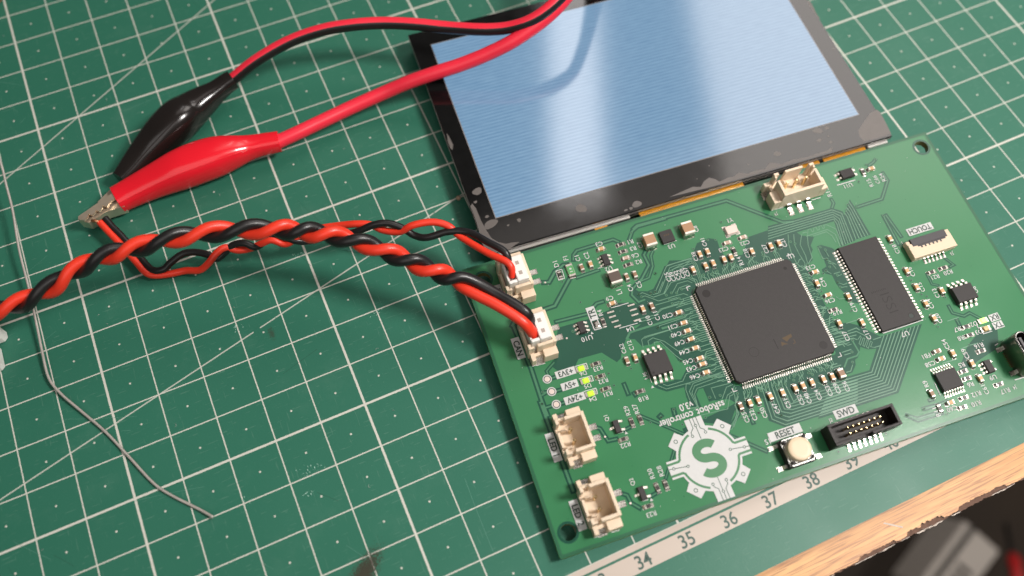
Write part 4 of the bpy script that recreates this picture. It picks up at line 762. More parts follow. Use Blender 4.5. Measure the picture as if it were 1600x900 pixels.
q.obj('dust', o_mat, kind='stuff')

# ------------------------------------------------------------------ circuit board
K = 0.974992
board = thing('circuit_board', 'green controller circuit board with a large square chip and a white gear logo', 'circuit board', (137.1635, -119.1522, 5.0))
RB = Matrix(((0.994766, 0.098969, -0.025415), (-0.099546, 0.994778, -0.022523), (0.023053, 0.024935, 0.999423)))
board.rotation_euler = RB.to_euler()
def BM():
    return MB(K)
def place(o, x, y, rot=0.0, z=0.0):
    o.location = Vector((x, y, z)) * (K * MM)
    o.rotation_euler = (0, 0, math.radians(rot))
    return o
def bpart(mb, name, x, y, rot=0.0, parent=None, **props):
    return place(mb.obj(name, parent or board, **props), x, y, rot)

XL, XR, YB, YT, TH = -61.25, 60.45, -34.55, 33.55, 1.6      # laminate; copper stops a little short of it
def round_rect(x0, x1, y0, y1, r, n=5):
    P = []
    for cx, cy, a0 in ((x1 - r, y0 + r, -90), (x1 - r, y1 - r, 0), (x0 + r, y1 - r, 90), (x0 + r, y0 + r, 180)):
        for i in range(n + 1):
            a = math.radians(a0 + 90 * i / n)
            P.append((cx + r * math.cos(a), cy + r * math.sin(a)))
    return P
HOLES = [(57.5, 30.05), (-57.95, -30.0), (-57.25, 29.8), (57.3, -30.2)]
HR = 1.72
q = BM()
outer = round_rect(XL, XR, YB, YT, 0.7)
loops = [outer] + [[(hx + HR * math.cos(2 * math.pi * i / 24), hy + HR * math.sin(2 * math.pi * i / 24)) for i in range(24)] for hx, hy in HOLES]
flat = [p for l in loops for p in l]
tri = tessellate_polygon([[Vector((p[0], p[1], 0)) for p in l] for l in loops])
tt = []
for t in tri:
    a, b_, c = (Vector(flat[i]) for i in t)
    tt.append(tuple(t) if (b_ - a).cross(c - a) > 0 else tuple(reversed(t)))
q.add([(p[0], p[1], 0) for p in flat], tt, 'mask')
q.add([(p[0], p[1], -TH) for p in flat], [tuple(reversed(t)) for t in tt], 'mask')
o0 = 0
for li, l in enumerate(loops):
    n = len(l)
    V = [(p[0], p[1], 0) for p in l] + [(p[0], p[1], -TH) for p in l]
    Fc = [(i, n + i, n + (i + 1) % n, (i + 1) % n) for i in range(n)]
    if li:
        Fc = [tuple(reversed(f)) for f in Fc]
    q.add(V, Fc, 'edge' if li == 0 else 'hole', li > 0)
q.obj('board_laminate', board)

q = BM()
for i, pl in enumerate(DARK):
    q.sheet(pl, 0.006 + i * 0.0005, 'gap')
for i, (w, cl, pts) in enumerate(WIDE):
    if cl:
        q.ribbon(pts, w + 2 * cl, 0.016 + i * 0.0004, 'gap', cl)
q.ribbon([(XL + .38, YB + .38), (XR - .16, YB + .38), (XR - .16, YT - .12), (XL + .38, YT - .12), (XL + .38, YB + .38)], 0.70, 0.0145, 'margin')
for hx, hy in HOLES:
    q.disc(hx, hy, HR + 0.55, 0.015, 'gap', 24, HR + 0.02)
for i, (x0, x1, y0, y1) in enumerate(((-19.2, -12.4, -13.6, 13.3), (-12.4, 13.2, 12.4, 15.6), (12.4, 15.4, -13.6, 12.39), (-12.39, 12.39, -15.8, -12.41))):
    q.sheet([(x0, y0), (x1, y0), (x1, y1), (x0, y1)], 0.0125 + i * 0.0004, 'gap')
q.obj('copper_clearances', board, kind='stuff')
q = BM()
for i, (w, cl, pts) in enumerate(WIDE):
    q.ribbon(pts, w, 0.044 + i * 0.0004, 'trace', 0.02)
for i, (w, pts) in enumerate(THIN):
    q.ribbon(pts, w * 1.15, 0.068 + i * 0.0002, 'trace2')
rf = random.Random(5)
zt = 0.0925
FAN_VIA = []
for side in range(4):                     # short fan-out tracks from the big chip's pads
    a = side * math.pi / 2
    ca, sa = round(math.cos(a)), round(math.sin(a))
    reach = {0: (1.0, 2.6), 1: (1.2, 5.6), 2: (0.8, 1.9), 3: (1.0, 2.6)}[side]
    i = 0
    while i < 44:
        run = rf.randint(1, 4)
        L0 = rf.uniform(*reach)
        jog = rf.choice((-1, 1)) * rf.uniform(0.2, 0.8)
        for k in range(run):
            if i + k >= 44 or rf.random() < 0.2:
                continue
            u = (i + k - 21.5) * 0.5
            l1 = L0 * 0.55 + 0.25 * k * (1 if jog > 0 else -1)
            P = [(u, 13.3), (u, 13.3 + max(0.2, l1)), (u + jog, 13.3 + max(0.2, l1) + abs(jog)), (u + jog, 13.3 + max(0.2, l1) + abs(jog) + L0 * 0.4)]
            P = [(x * ca - y * sa, x * sa + y * ca) for x, y in P]
            q.ribbon(P, 0.15, zt, 'trace2'); zt += 0.00002
            if k == run - 1:
                FAN_VIA.append(P[-1])
        i += run + (1 if rf.random() < 0.35 else 0)
q.obj('copper_traces', board, kind='stuff')
q = BM()
for x, y in VIA + FAN_VIA:
    q.disc(x, y, 0.34, 0.096, 'trace', 10)
    q.disc(x, y, 0.17, 0.099, 'via', 8)
q.obj('vias', board, kind='stuff')
for x, y in TP:
    q = BM()
    q.disc(0, 0, 1.02, 0.102, 'silk', 24, 0.80)
    q.disc(0, 0, 0.62, 0.104, 'tpm', 20)
    q.disc(0, 0, 0.80, 0.100, 'ink', 24)
    bpart(q, 'test_point', x, y)
q = BM()
for x, y in TPW:
    q.disc(x, y, 0.22, 0.102, 'tpm', 10)
q.obj('test_dots', board, kind='stuff')

q = BM()
rd = random.Random(21)
for i in range(110):                      # dust and dried flux specks
    x, y = rd.uniform(XL + 1, XR - 1), rd.uniform(YB + 1, YT - 1)
    r_ = rd.uniform(0.04, 0.11)
    q.disc(x, y, r_, 0.104, 'lint' if rd.random() < 0.6 else 'gap', 6)
q.obj('dust_specks', board, kind='stuff')

# ---- white print: part numbers, outlines
q = BM()
for i, (s, x, y, a, h) in enumerate(TEXT):
    if s in ('v3.0', 'ssRobot controller'):
        continue
    put_text(q, s, x, y, a, h * 1.04, 0.106 + i * 0.0001, 'silk', 0.008)
for i, (w, pts) in enumerate(SILK):
    q.ribbon(pts, w, 0.120 + i * 0.0002, 'silk')
for x, y in ((-37.95, 9.55), (-39.0, -14.3), (-39.2, -29.2), (-29.7, -6.5), (12.9, 13.5), (-26.5, 8.9)):
    q.add([(x - .35, y - .3, .13), (x + .35, y - .3, .13), (x, y + .3, .13)], [(0, 1, 2)], 'silk')
for sx in (-1, 1):                      # corner ticks round the big chip
    for sy in (-1, 1):
        q.ribbon([(sx * 13.2, sy * 12.3), (sx * 13.2, sy * 13.2), (sx * 12.3, sy * 13.2)], 0.18, 0.131, 'silk')
q.obj('part_number_print', board, kind='stuff')
for s, x, y, a, h in TEXT:
    if s in ('v3.0', 'ssRobot controller'):
        q = BM()
        put_text(q, s, 0, 0, 0, h, 0.108, 'silk', 0.018, 0.88)
        bpart(q, 'printed_title', x, y, a)
for s, x, y, a, w, h in BOX:
    q = BM()
    q.sheet([(-w / 2, -h / 2), (w / 2, -h / 2), (w / 2, h / 2), (-w / 2, h / 2)], 0.140, 'silk')
    put_text(q, s, 0, 0, 0, h * 0.76, 0.150, 'ink', 0.03, 0.92 if len(s) < 5 else 0.86)
    bpart(q, 'printed_label', x, y, a)

# ---- gear emblem with the letter S
q = BM()
z0 = 0.112
q.disc(0, 0, 7.05, z0, 'silk', 72)
for a in range(0, 360, 45):
    ar = math.radians(a)
    w, r1 = (3.9, 9.15) if a % 90 == 0 else (3.3, 8.75)
    c, s = math.cos(ar), math.sin(ar)
    P = [(6.2, -w / 2), (r1, -w / 2), (r1, w / 2), (6.2, w / 2)] if a % 90 == 0 else [(6.2, -w / 2 - .25), (r1, -w / 2), (r1, w / 2), (6.2, w / 2 + .25)]
    q.sheet([(x * c - y * s, x * s + y * c) for x, y in P], z0 + 0.001 + a * 0.00001, 'silk')
def rot_pts(P, a):
    c, s = math.cos(math.radians(a)), math.sin(math.radians(a))
    return [(x * c - y * s, x * s + y * c) for x, y in P]
zz = z0 + 0.012
for a, flip in ((0, 1), (0, -1), (180, 1), (180, -1)):
    P = [(9.3, 1.25), (6.55, 1.25)] + [(6.35 * math.cos(math.radians(t)), 6.35 * math.sin(math.radians(t))) for t in range(14, 74, 5)]
    q.ribbon(rot_pts([(x, y * flip) for x, y in P], a), 0.50, zz, 'gearink'); zz += 0.0004
for a in (90, 270):
    for P in ([(9.3, 0.0), (4.3, 0.0)], [(9.3, 0.75), (7.0, 0.75), (6.2, 1.55), (5.6, 1.55)], [(9.3, -0.75), (6.6, -0.75), (6.0, -1.5), (5.6, -1.5)]):
        q.ribbon(rot_pts(P, a), 0.16, zz, 'gearline'); zz += 0.0004
for a in (0, 180):
    for P in ([(9.3, -0.35), (5.0, 0.25)],):
        q.ribbon(rot_pts(P, a), 0.16, zz, 'gearline'); zz += 0.0004
rings = [rot_pts([p], a)[0] for a in (90, 270) for p in ((7.4, 0.0), (5.4, 1.55), (5.4, -1.5))] + [rot_pts([p], a)[0] for a in (0, 180) for p in ((5.0, 0.25), (8.1, -0.2))] + [rot_pts([(7.7, 0.0)], a)[0] for a in (45, 135, 225, 315)]
for i, (x, y) in enumerate(rings):
    big = i >= 10
    q.disc(x, y, 0.46 if big else 0.34, zz, 'gearline', 16); zz += 0.0003
    q.disc(x, y, 0.30 if big else 0.19, zz, 'silk', 14); zz += 0.0003
SP = [(2.15 * math.cos(math.radians(t)), 1.66 + 1.62 * math.sin(math.radians(t))) for t in range(28, 262, 9)] + [(2.3 * math.cos(math.radians(t)), -1.66 + 1.68 * math.sin(math.radians(t))) for t in range(82, -154, -9)]
q.ribbon(SP, 1.85, zz + 0.002, 'gearink')
bpart(q, 'gear_emblem', -24.15, -24.95)

# ---- small two-ended parts
def two_end(L, W, H, body, top, term, e):
    q = BM()
    q.box(-L / 2 + e * 0.9, L / 2 - e * 0.9, -W / 2, W / 2, 0.05, H - 0.02, body, 0.03)
    if top:
        q.box(-L / 2 + e, L / 2 - e, -W / 2 + 0.05, W / 2 - 0.05, H - 0.02, H + 0.02, top)
    for s in (-1, 1):
        a, b_ = sorted((s * (L / 2 - e), s * L / 2))
        q.box(a, b_, -W / 2 - 0.015, W / 2 + 0.015, 0.02, H + 0.012, term, 0.06)
        # solder fillet
        x0, x1 = s * L / 2, s * (L / 2 + 0.38)
        V = [(x0, -W / 2, 0.01), (x1, -W / 2 - 0.03, 0.01), (x1, W / 2 + 0.03, 0.01), (x0, W / 2, 0.01), (x0, -W / 2 + .03, H * 0.55), (x0, W / 2 - .03, H * 0.55), (x0 + s * 0.12, -W / 2 + .05, H * 0.25), (x0 + s * 0.12, W / 2 - .05, H * 0.25)]
        Fc = [(0, 1, 6, 4), (3, 5, 7, 2), (4, 6, 7, 5), (6, 1, 2, 7)]
        q.add(V, Fc if s > 0 else [tuple(reversed(f)) for f in Fc], 'solder', True)
        a, b_ = sorted((s * (L / 2 - e), s * (L / 2 + 0.42)))
        q.box(a, b_, -W / 2 - 0.06, W / 2 + 0.06, 0.0, 0.015, 'solder')
    return q
PROTO = {
    'cap': ('ceramic_capacitor', two_end(1.6, 0.85, 0.8, 'capt', None, 'tinm', 0.36).mesh('ceramic_capacitor')),
    'capd': ('ceramic_capacitor', two_end(1.6, 0.85, 0.8, 'capb', None, 'tinm', 0.36).mesh('ceramic_capacitor')),
    'cap8': ('ceramic_capacitor', two_end(2.1, 1.3, 1.2, 'capb', None, 'tinm', 0.45).mesh('ceramic_capacitor')),
    'capp': ('ceramic_capacitor', two_end(1.6, 0.85, 0.6, 'capp', None, 'tinm', 0.34).mesh('ceramic_capacitor')),
    'res': ('resistor', two_end(1.6, 0.85, 0.45, 'alum', 'resk', 'tin', 0.36).mesh('resistor')),
    'resd': ('resistor', two_end(1.6, 0.85, 0.45, 'resk', 'resk', 'tin', 0.30).mesh('resistor')),
}
for kind, x, y, orr in COMP:
    nm, me = PROTO[kind]
    o = link(nm, me, board)
    place(o, x, y, (0 if orr == 'h' else 90) + random.uniform(-1.5, 1.5))

def big_cap(name, x, y, L, W, H, body, rot):
    q = two_end(L, W, H, body, None, 'tinm', 0.55)
    bpart(q, name, x, y, rot)
big_cap('power_capacitor', -17.2, 26.55, 3.2, 2.6, 2.2, 'capb2', 90)
big_cap('power_capacitor', -7.5, 26.65, 3.2, 2.6, 2.2, 'capb2', 90)
big_cap('power_inductor', -28.4, 20.3, 3.3, 2.7, 2.0, 'ferr', 90)
# fuse, tiny diode
q = two_end(3.2, 1.6, 0.6, 'alum', 'fuse', 'tin', 0.55)
q.box(-0.55, -0.35, -0.35, 0.3, 0.62, 0.63, 'silk'); q.box(0.1, 0.5, -0.3, 0.2, 0.62, 0.63, 'silk')
bpart(q, 'chip_fuse', -37.26, 25.55, 90)
q = two_end(1.6, 0.85, 0.5, 'resk', None, 'tin', 0.42)
bpart(q, 'diode', -39.97, 25.3, 90)

# ---- chips with leads
def chip(name, x, y, rot, bw, bl, h, rows, pitch, span, pw, label=None, dot=None, z0=0.12, sub='lead', stuff=False):
    """rows = (leads on -Y side, leads on +Y side); bw along X, bl along Y"""
    q = BM()
    hm = h * 0.52
    t = 0.10
    q.box(-bw / 2, bw / 2, -bl / 2, bl / 2, z0, hm, 'chip')
    q.box(-bw / 2, bw / 2, -bl / 2, bl / 2, hm, h, 'chip', 0.05, t)
    if dot:
        q.disc(dot[0], dot[1], dot[2], h + 0.004, 'chip2', 20)
    o = bpart(q, name, x, y, rot)
    if label:
        o['label'] = label
    out = span / 2 - bl / 2
    prof = [(-0.05, hm), (out * 0.28, hm), (out * 0.5, hm * 0.45), (out * 0.62, 0.09), (out, 0.08)]
    me = None
    for s, n in ((-1, rows[0]), (1, rows[1])):
        if stuff and n:
            L = BM()
            for i in range(n):
                L.gull((i - (n - 1) / 2) * pitch, s * bl / 2, 0, s, prof, pw, 0.13, 'tin')
                px0 = (i - (n - 1) / 2) * pitch
                L.box(px0 - pw * .55, px0 + pw * .55, s * (bl / 2 + out * .55) if s > 0 else s * (bl / 2 + out + .15), s * (bl / 2 + out + .15) if s > 0 else s * (bl / 2 + out * .55), 0.0, 0.02, 'solder')
            L.obj('lead_row', o, kind='stuff')
            continue
        for i in range(n):
            if n == 1:
                xi = 0
            elif n == 2 and max(rows) >= 2 and pitch < 1.0:
                xi = (i * 2 - 1) * pitch
            else:
                xi = (i - (n - 1) / 2) * pitch
            if me is None:
                L = BM()
                L.gull(0, 0, 0, 1, prof, pw, min(0.2, pw * .5), 'tinm')
                L.box(-pw * .6, pw * .6, out * 0.55, out + 0.2, 0.0, 0.025, 'solder')
                me = L.mesh(sub)
            p = link(sub, me, o)
            p.location = Vector((xi, s * bl / 2, 0)) * (K * MM)
            if s < 0:
                p.rotation_euler = (0, 0, math.pi)
    return o

# the big square chip
q = BM()
def oct_(r, c): return [(-r + c, -r), (r - c, -r), (r, -r + c), (r, r - c), (r - c, r), (-r + c, r), (-r, r - c), (-r, -r + c)]
rings_ = [(12.0, 0.15), (12.18, 0.78), (12.18, 0.86), (12.03, 1.44), (11.95, 1.5)]
V = [(x, y, z) for r, z in rings_ for x, y in oct_(r, 0.75)]
Fc = [(k * 8 + i, k * 8 + (i + 1) % 8, (k + 1) * 8 + (i + 1) % 8, (k + 1) * 8 + i) for k in range(4) for i in range(8)] + [tuple(32 + i for i in range(8)), tuple(reversed(range(8)))]
q.add(V, Fc, 'chip')
mcu = bpart(q, 'microcontroller_chip', 0, 0, label='largest black square chip with fine leads on all four sides')
q = BM()
for x, y, r in ((-10.0, 9.85, 0.95), (9.85, -9.85, 0.95), (9.95, 10.0, 0.42)):
    # mould mark: shallow dished ring
    q.disc(x, y, r, 1.508, 'chip2', 28)
q.obj('mould_mark', mcu)
q = BM()                                   # faint laser-etched emblem and ring
lg = [(0.41, -4.39), (4.69, -5.58), (3.42, -8.2), (-0.87, -7.11)]
ex, ey = 2.0, -6.1
def lgp(u, v):
    return (2.05 + (u - .5) * 4.2, -6.3 - (v - .5) * 2.6)
q.sheet([lgp(.42, .18), lgp(1.0, .05), lgp(.98, .34), lgp(.80, .42), lgp(.60, .62)], 1.506, 'chip3')
q.sheet([lgp(.30, .45), lgp(.62, .86), lgp(.38, .78), lgp(.22, .86)], 1.506, 'chip3')
q.ribbon([lgp(.86, .95), lgp(1.0, .92), lgp(1.0, .60)], 0.16, 1.507, 'chip3')
q.ribbon([lgp(-.02, .0), lgp(-.02, 1.0)], 0.18, 1.507, 'chip2')
q.ribbon([(-5.6 + 1.1 * math.cos(t * math.pi / 12), -6.5 + 1.1 * math.sin(t * math.pi / 12)) for t in range(25)], 0.08, 1.507, 'chip2')
q.obj('laser_mark', mcu)
prof = [(-0.1, 0.80), (0.25, 0.80), (0.42, 0.55), (0.52, 0.14), (0.62, 0.08), (1.05, 0.08)]
for side in range(4):
    L = BM()
    a = side * math.pi / 2
    for i in range(44):
        L.gull((i - 21.5) * 0.5, 12.12, 0, 1, prof, 0.23, 0.13, 'tin')
        L.box((i - 21.5) * 0.5 - .14, (i - 21.5) * 0.5 + .14, 12.6, 13.45, 0.0, 0.02, 'solder')
    o = L.obj('lead_row', mcu, kind='stuff')
    o.rotation_euler = (0, 0, a)

# memory chip
mem = chip('memory_chip', 29.27, -0.04, 90, 22.22, 10.16, 1.1, (27, 27), 0.8, 12.1, 0.38, 'long black memory chip with two long rows of leads')
q = BM()
put_text(q, 'ISSI', -5.2, 0.25, 180, 2.3, 1.106, 'chip2', -0.012, 1.15)
for k in range(9):                         # worn, unreadable small print
    q.box(-2.0, -1.55, -0.6 + k * 0.42, -0.42 + k * 0.42, 1.1, 1.104, 'chip2')
q.obj('laser_mark', mem)
q = BM(); q.disc(-9.6, -3.0, 0.75, 1.106, 'chip2', 24); q.disc(-9.66, -2.95, 0.55, 1.109, 'via', 24); q.obj('mould_mark', mem)

chip('flash_chip', -26.75, -2.1, 0, 5.25, 5.25, 1.7, (4, 4), 1.27, 8.1, 0.55, 'square black eight-lead chip left of the largest chip', (-1.9, -1.9, 0.28))
chip('eeprom_chip', 46.6, -8.5, 0, 5.1, 4.0, 1.5, (4, 4), 1.27, 6.5, 0.55, 'black eight-lead chip right of the memory chip')
chip('usb_serial_chip', 32.9, -25.7, 0, 5.0, 4.5, 1.05, (8, 8), 0.65, 6.6, 0.26, 'small black chip with eight fine leads on two sides', (-2.0, -1.7, 0.2))
chip('regulator_chip', -28.6, 25.45, 90, 2.9, 1.65, 1.05, (3, 3), 0.95, 3.0, 0.42)
chip('protection_chip', -39.75, 11.35, 90, 2.9, 1.65, 1.05, (3, 3), 0.95, 3.0, 0.42)
chip('protection_chip', 42.95, -25.8, 90, 3.0, 1.75, 1.05, (2, 3), 0.95, 3.0, 0.42)
chip('driver_chip', 35.8, 28.75, 90, 2.4, 3.4, 1.1, (2, 2), 1.27, 5.2, 0.5)
chip('transistor', -40.45, -12.5, 90, 2.9, 1.4, 1.0, (2, 1), 0.95, 3.0, 0.45)
chip('transistor', -40.57, -27.45, 90, 2.9, 1.4, 1.0, (2, 1), 0.95, 3.0, 0.45)
# leadless converter chip
q = BM()
q.box(-1.55, 1.55, -1.55, 1.55, 0.05, 0.9, 'chip', 0.05)
for i in range(4):
    for s in (-1, 1):
        q.box(s * 1.55 - 0.12, s * 1.55 + 0.12, -1.15 + i * 0.65, -0.85 + i * 0.65, 0.0, 0.22, 'solder')
for k in range(3):
    q.box(-0.7 + k * .5, -0.4 + k * .5, 0.1, 0.5, 0.9, 0.905, 'chip3')
bpart(q, 'converter_chip', -12.65, 26.6)
# crystal
q = BM()
q.box(-1.6, 1.6, -1.25, 1.25, 0.05, 0.45, 'alum', 0.15)
q.box(-1.42, 1.42, -1.08, 1.08, 0.45, 0.72, 'crystal', 0.12)
for sx in (-1, 1):
    for sy in (-1, 1):
        q.box(sx * 1.25 - .55, sx * 1.25 + .55, sy * 1.0 - .5, sy * 1.0 + .5, 0.0, 0.06, 'solder')
bpart(q, 'crystal', 2.68, 23.5)
# empty eight-pad footprint and the solder jumper
q = BM()
for i, (x, y) in enumerate([(-32.1, 12.92), (-32.08, 11.75), (-31.95, 10.49), (-31.82, 9.2), (-27.02, 13.07), (-26.95, 11.85), (-27.05, 10.6), (-27.06, 9.2)]):
    q.box(x - 0.85, x + 0.85, y - 0.21, y + 0.21, 0.06, 0.14, 'tin', 0.04)
q.obj('bare_solder_pads', board)
q = BM(); q.box(-0.62, 0.62, -0.85, 0.85, 0.06, 0.30, 'solder', 0.12, 0.25); bpart(q, 'solder_jumper', -36.2, 11.1)

# ---- indicator lights
def led(name, x, y, lens, label=None):
    q = BM()
    q.box(-1.0, 1.0, -0.62, 0.62, 0.04, 0.3, 'alum', 0.03)
    for s in (-1, 1):
        a, b_ = sorted((s * 1.22, s * 0.72))
        q.box(a, b_, -0.62, 0.62, 0.0, 0.34, 'tin', 0.04)
    o = bpart(q, name, x, y)
    if label:
        o['label'] = label
    L = BM(); L.box(-0.70, 0.70, -0.6, 0.6, 0.3, 0.78, lens, 0.1, 0.1); L.obj('lens', o)
led('indicator_light', -43.2, 2.3, 'ledg', 'lit green indicator beside +3V3')
led('indicator_light', -43.2, -0.65, 'ledg', 'lit green indicator beside +5V')
led('indicator_light', -43.2, -3.75, 'ledg', 'lit green indicator beside +24V')
led('indicator_light', 47.7, -15.7, 'ledhot', 'brightly lit green indicator beside RX')
led('indicator_light', 47.2, -17.65, 'ledo', 'unlit amber indicator beside TX')

# ---- cream wire-to-board sockets
def socket(x, y, rot, n, label):
    W, Lr, H, wl = 6.4, 2.5 * (n - 1) + 5.4, 6.3, 0.75
    hw, hl = W / 2, Lr / 2
    q = BM()
    q.box(-hw, hw, -hl, hl, 0.25, 1.7, 'cream', 0.06)                                   # floor
    q.box(hw - wl, hw, -hl, hl, 1.702, H, 'cream', 0.10)                                # lead-side wall
    for s in (-1, 1):
        a, b_ = sorted((s * hl, s * (hl - wl)))
        q.box(-hw + 2.1, hw - wl - 0.003, a, b_, 1.702, H - 0.003, 'cream', 0.10)        # end walls
        a, b_ = sorted((s * hl, s * (hl - 1.25)))
        q.box(-hw, -hw + wl, a, b_, 1.702, H - 0.004, 'cream', 0.10)                    # corner tabs
        a, b_ = sorted((s * hl, s * (hl - .5)))
        q.box(-hw + wl + .003, -hw + 1.35, a, b_, 1.702, H - 0.2, 'cream', 0.06)
        # low end block with its solder tab
        a, b_ = sorted((s * (hl + 0.003), s * (hl + 1.85)))
        q.box(-hw + 0.3, -hw + 1.3, a, b_, 0.2, 3.1, 'cream', 0.08)
        q.box(-hw + 3.2, hw, a, b_, 0.2, 3.6, 'cream', 0.10)
        a, b_ = sorted((s * (hl + 0.003), s * (hl + 0.75)))
        q.box(-hw + 1.303, -hw + 3.197, a, b_, 0.2, 2.6, 'cream', 0.05)
        a, b_ = sorted((s * (hl + 0.753), s * (hl + 1.05)))
        q.box(-hw + 1.4, -hw + 3.1, a, b_, 0.03, 2.0, 'tin', 0.05)
        a, b_ = sorted((s * (hl + 0.9), s * (hl + 2.15)))
        q.box(-hw + 1.2, -hw + 3.3, a, b_, 0.0, 0.10, 'solder', 0.03)
    if n == 2:
        q.box(-hw + 0.002, -hw + wl - 0.1, -hl + 2.2, hl - 2.2, 1.702, 3.3, 'cream', 0.08)
    else:
        q.box(-hw + 0.002, -hw + wl - 0.1, -hl + 2.9, hl - 2.9, 1.702, H - 0.004, 'cream', 0.10)
    for s in (-1, 1):                                                                    # key ribs on the floor
        q.box(-hw + wl + .02, -0.9, s * 1.9 - .35, s * 1.9 + .35, 1.702, 3.0, 'cream', 0.15, 0.1)
    o = bpart(q, 'wire_socket', x, y, rot, label=label)
    P = BM(); P.box(-0.32, 0.32, -0.32, 0.32, 1.65, 5.2, 'gold', 0.12)
    Lm = BM()
    Lm.gull(0, 0, 1, 0, [(-0.3, 1.0), (0.25, 0.95), (0.7, 0.32), (1.0, 0.2), (2.3, 0.18)], 0.95, 0.26, 'tin')
    Lm.box(0.7, 2.75, -0.68, 0.68, 0.0, 0.07, 'solder', 0.03)
    pm, lm = P.mesh('pin'), Lm.mesh('lead')
    for i in range(n):
        yy = (i - (n - 1) / 2) * 2.5
        a = link('pin', pm, o); a.location = Vector((-0.4, yy, 0)) * (K * MM)
        b_ = link('lead', lm, o); b_.location = Vector((hw, yy, 0)) * (K * MM)
    return o
socket(-50.4, -12.1, 0, 2, 'open cream socket marked LED 1')
socket(-50.4, -26.9, 0, 2, 'open cream socket marked LED 2')
socket(-50.4, 12.1, 0, 2, 'cream socket marked CAN, plugged')
socket(-50.6, 26.7, 0, 2, 'cream socket at the top left corner, plugged')
socket(21.0, 28.6, -90, 3, 'open three-pin cream socket beside the display')

# ---- shrouded black header
q = BM()
cx, cy, hw, hd, H = 8.65, -29.4, 7.75, 2.35, 4.6
wl = 0.55
q.box(-hw, hw, -hd, hd, 0.2, 1.2, 'hdr', 0.05)
q.box(-hw, hw, hd - wl, hd, 1.202, H, 'hdr', 0.06)
for a, b_ in ((-hw, -0.9), (0.9, hw)):
    q.box(a, b_, -hd, -hd + wl, 1.202, H, 'hdr', 0.06)
q.box(-0.897, 0.897, -hd, -hd + wl, 1.202, 2.6, 'hdr', 0.06)
for s in (-1, 1):
    a, b_ = sorted((s * hw, s * (hw - 0.7)))
    q.box(a, b_, -hd + wl + .003, hd - wl - .003, 1.202, H - 0.003, 'hdr', 0.06)
hdr = bpart(q, 'shrouded_header', cx, cy, label='black boxed header with two rows of gold pins')
P = BM(); P.box(-0.2, 0.2, -0.2, 0.2, 1.1, 4.1, 'gold', 0.08); pm = P.mesh('pin')
Lm = BM(); Lm.gull(0, 0, 0, -1, [(-0.3, 0.5), (0.2, 0.45), (0.5, 0.15), (1.2, 0.12)], 0.45, 0.18, 'tin'); Lm.box(-.32, .32, -1.5, -0.4, 0.0, 0.05, 'solder'); lm = Lm.mesh('lead')
for i in range(7):
    xx = (i - 3) * 1.27 + 0.35
    for s in (-1, 1):
        a = link('pin', pm, hdr); a.location = Vector((xx, s * 0.635, 0)) * (K * MM)
        b_ = link('lead', lm, hdr); b_.location = Vector((xx, s * hd, 0)) * (K * MM)
        if s > 0:
            b_.rotation_euler = (0, 0, math.pi); b_.location.y -= 0.9 * K * MM

# ---- reset button
q = BM()
q.box(-3.1, 3.1, -3.1, 3.1, 0.1, 2.3, 'hdr', 0.35)
btn = bpart(q, 'reset_button', -6.3, -29.6, label='square push button with a round ivory cap')
q = BM()
q.box(-2.95, 2.95, -2.95, 2.95, 2.302, 2.6, 'steel', 0.6, 0.05)
for s in (-1, 1):
    for u in (-1, 1):
        q.lathe(s * 2.25, u * 2.25, [(0.42, 2.6), (0.40, 2.85), (0.2, 2.92)], 'hdr', 12)
q.obj('metal_cover', btn)
q = BM(); q.lathe(0, 0, [(2.55, 2.61), (2.55, 3.55), (2.48, 3.75), (2.30, 3.86), (1.6, 3.88)], 'button', 40); q.obj('button_cap', btn)
Lm = BM(); Lm.gull(0, 0, 1, 0, [(-0.2, 0.9), (0.5, 0.85), (0.9, 0.2), (2.0, 0.14)], 0.75, 0.2, 'tin'); Lm.box(0.9, 2.1, -.5, .5, 0, .06, 'solder'); lm = Lm.mesh('lead')
for s in (-1, 1):
    for u in (-1, 1):
        b_ = link('lead', lm, btn); b_.location = Vector((s * 3.05, u * 2.3, 0)) * (K * MM)
        if s < 0: b_.rotation_euler = (0, 0, math.pi)

# ---- flat cable connector (TOUCH)
q = BM()
q.box(-5.6, 5.6, -2.2, 1.5, 0.15, 2.0, 'fpcw', 0.08)
q.box(-5.6, -4.6, 1.503, 2.4, 0.15, 1.7, 'fpcw', 0.08); q.box(4.6, 5.6, 1.503, 2.4, 0.15, 1.9, 'fpcw', 0.08)
fpc = bpart(q, 'flat_cable_connector', 45.2, 4.75, label='ivory flat cable connector with a dark latch')
q = BM()
q.box(-4.55, 4.55, 0.7, 2.6, 1.35, 2.12, 'fpck', 0.08); q.obj('latch', fpc)
q = BM()
for i in range(6):
    q.box(-2.75 + i * 1.0, -2.35 + i * 1.0, -0.1, 0.69, 1.9, 2.05, 'fpck'); 
q.box(-3.4, 3.9, 0.35, 0.69, 1.9, 2.03, 'fpck')
q.obj('contact_slots', fpc)
Lm = BM(); Lm.gull(0, 0, 0, -1, [(-0.2, 0.4), (0.25, 0.35), (0.5, 0.12), (1.1, 0.1)], 0.4, 0.15, 'tin'); Lm.box(-.3, .3, -1.4, -0.4, 0.0, 0.05, 'solder'); lm = Lm.mesh('lead')
for i in range(6):
    b_ = link('lead', lm, fpc); b_.location = Vector((-2.5 + i * 1.0, -2.2, 0)) * (K * MM)

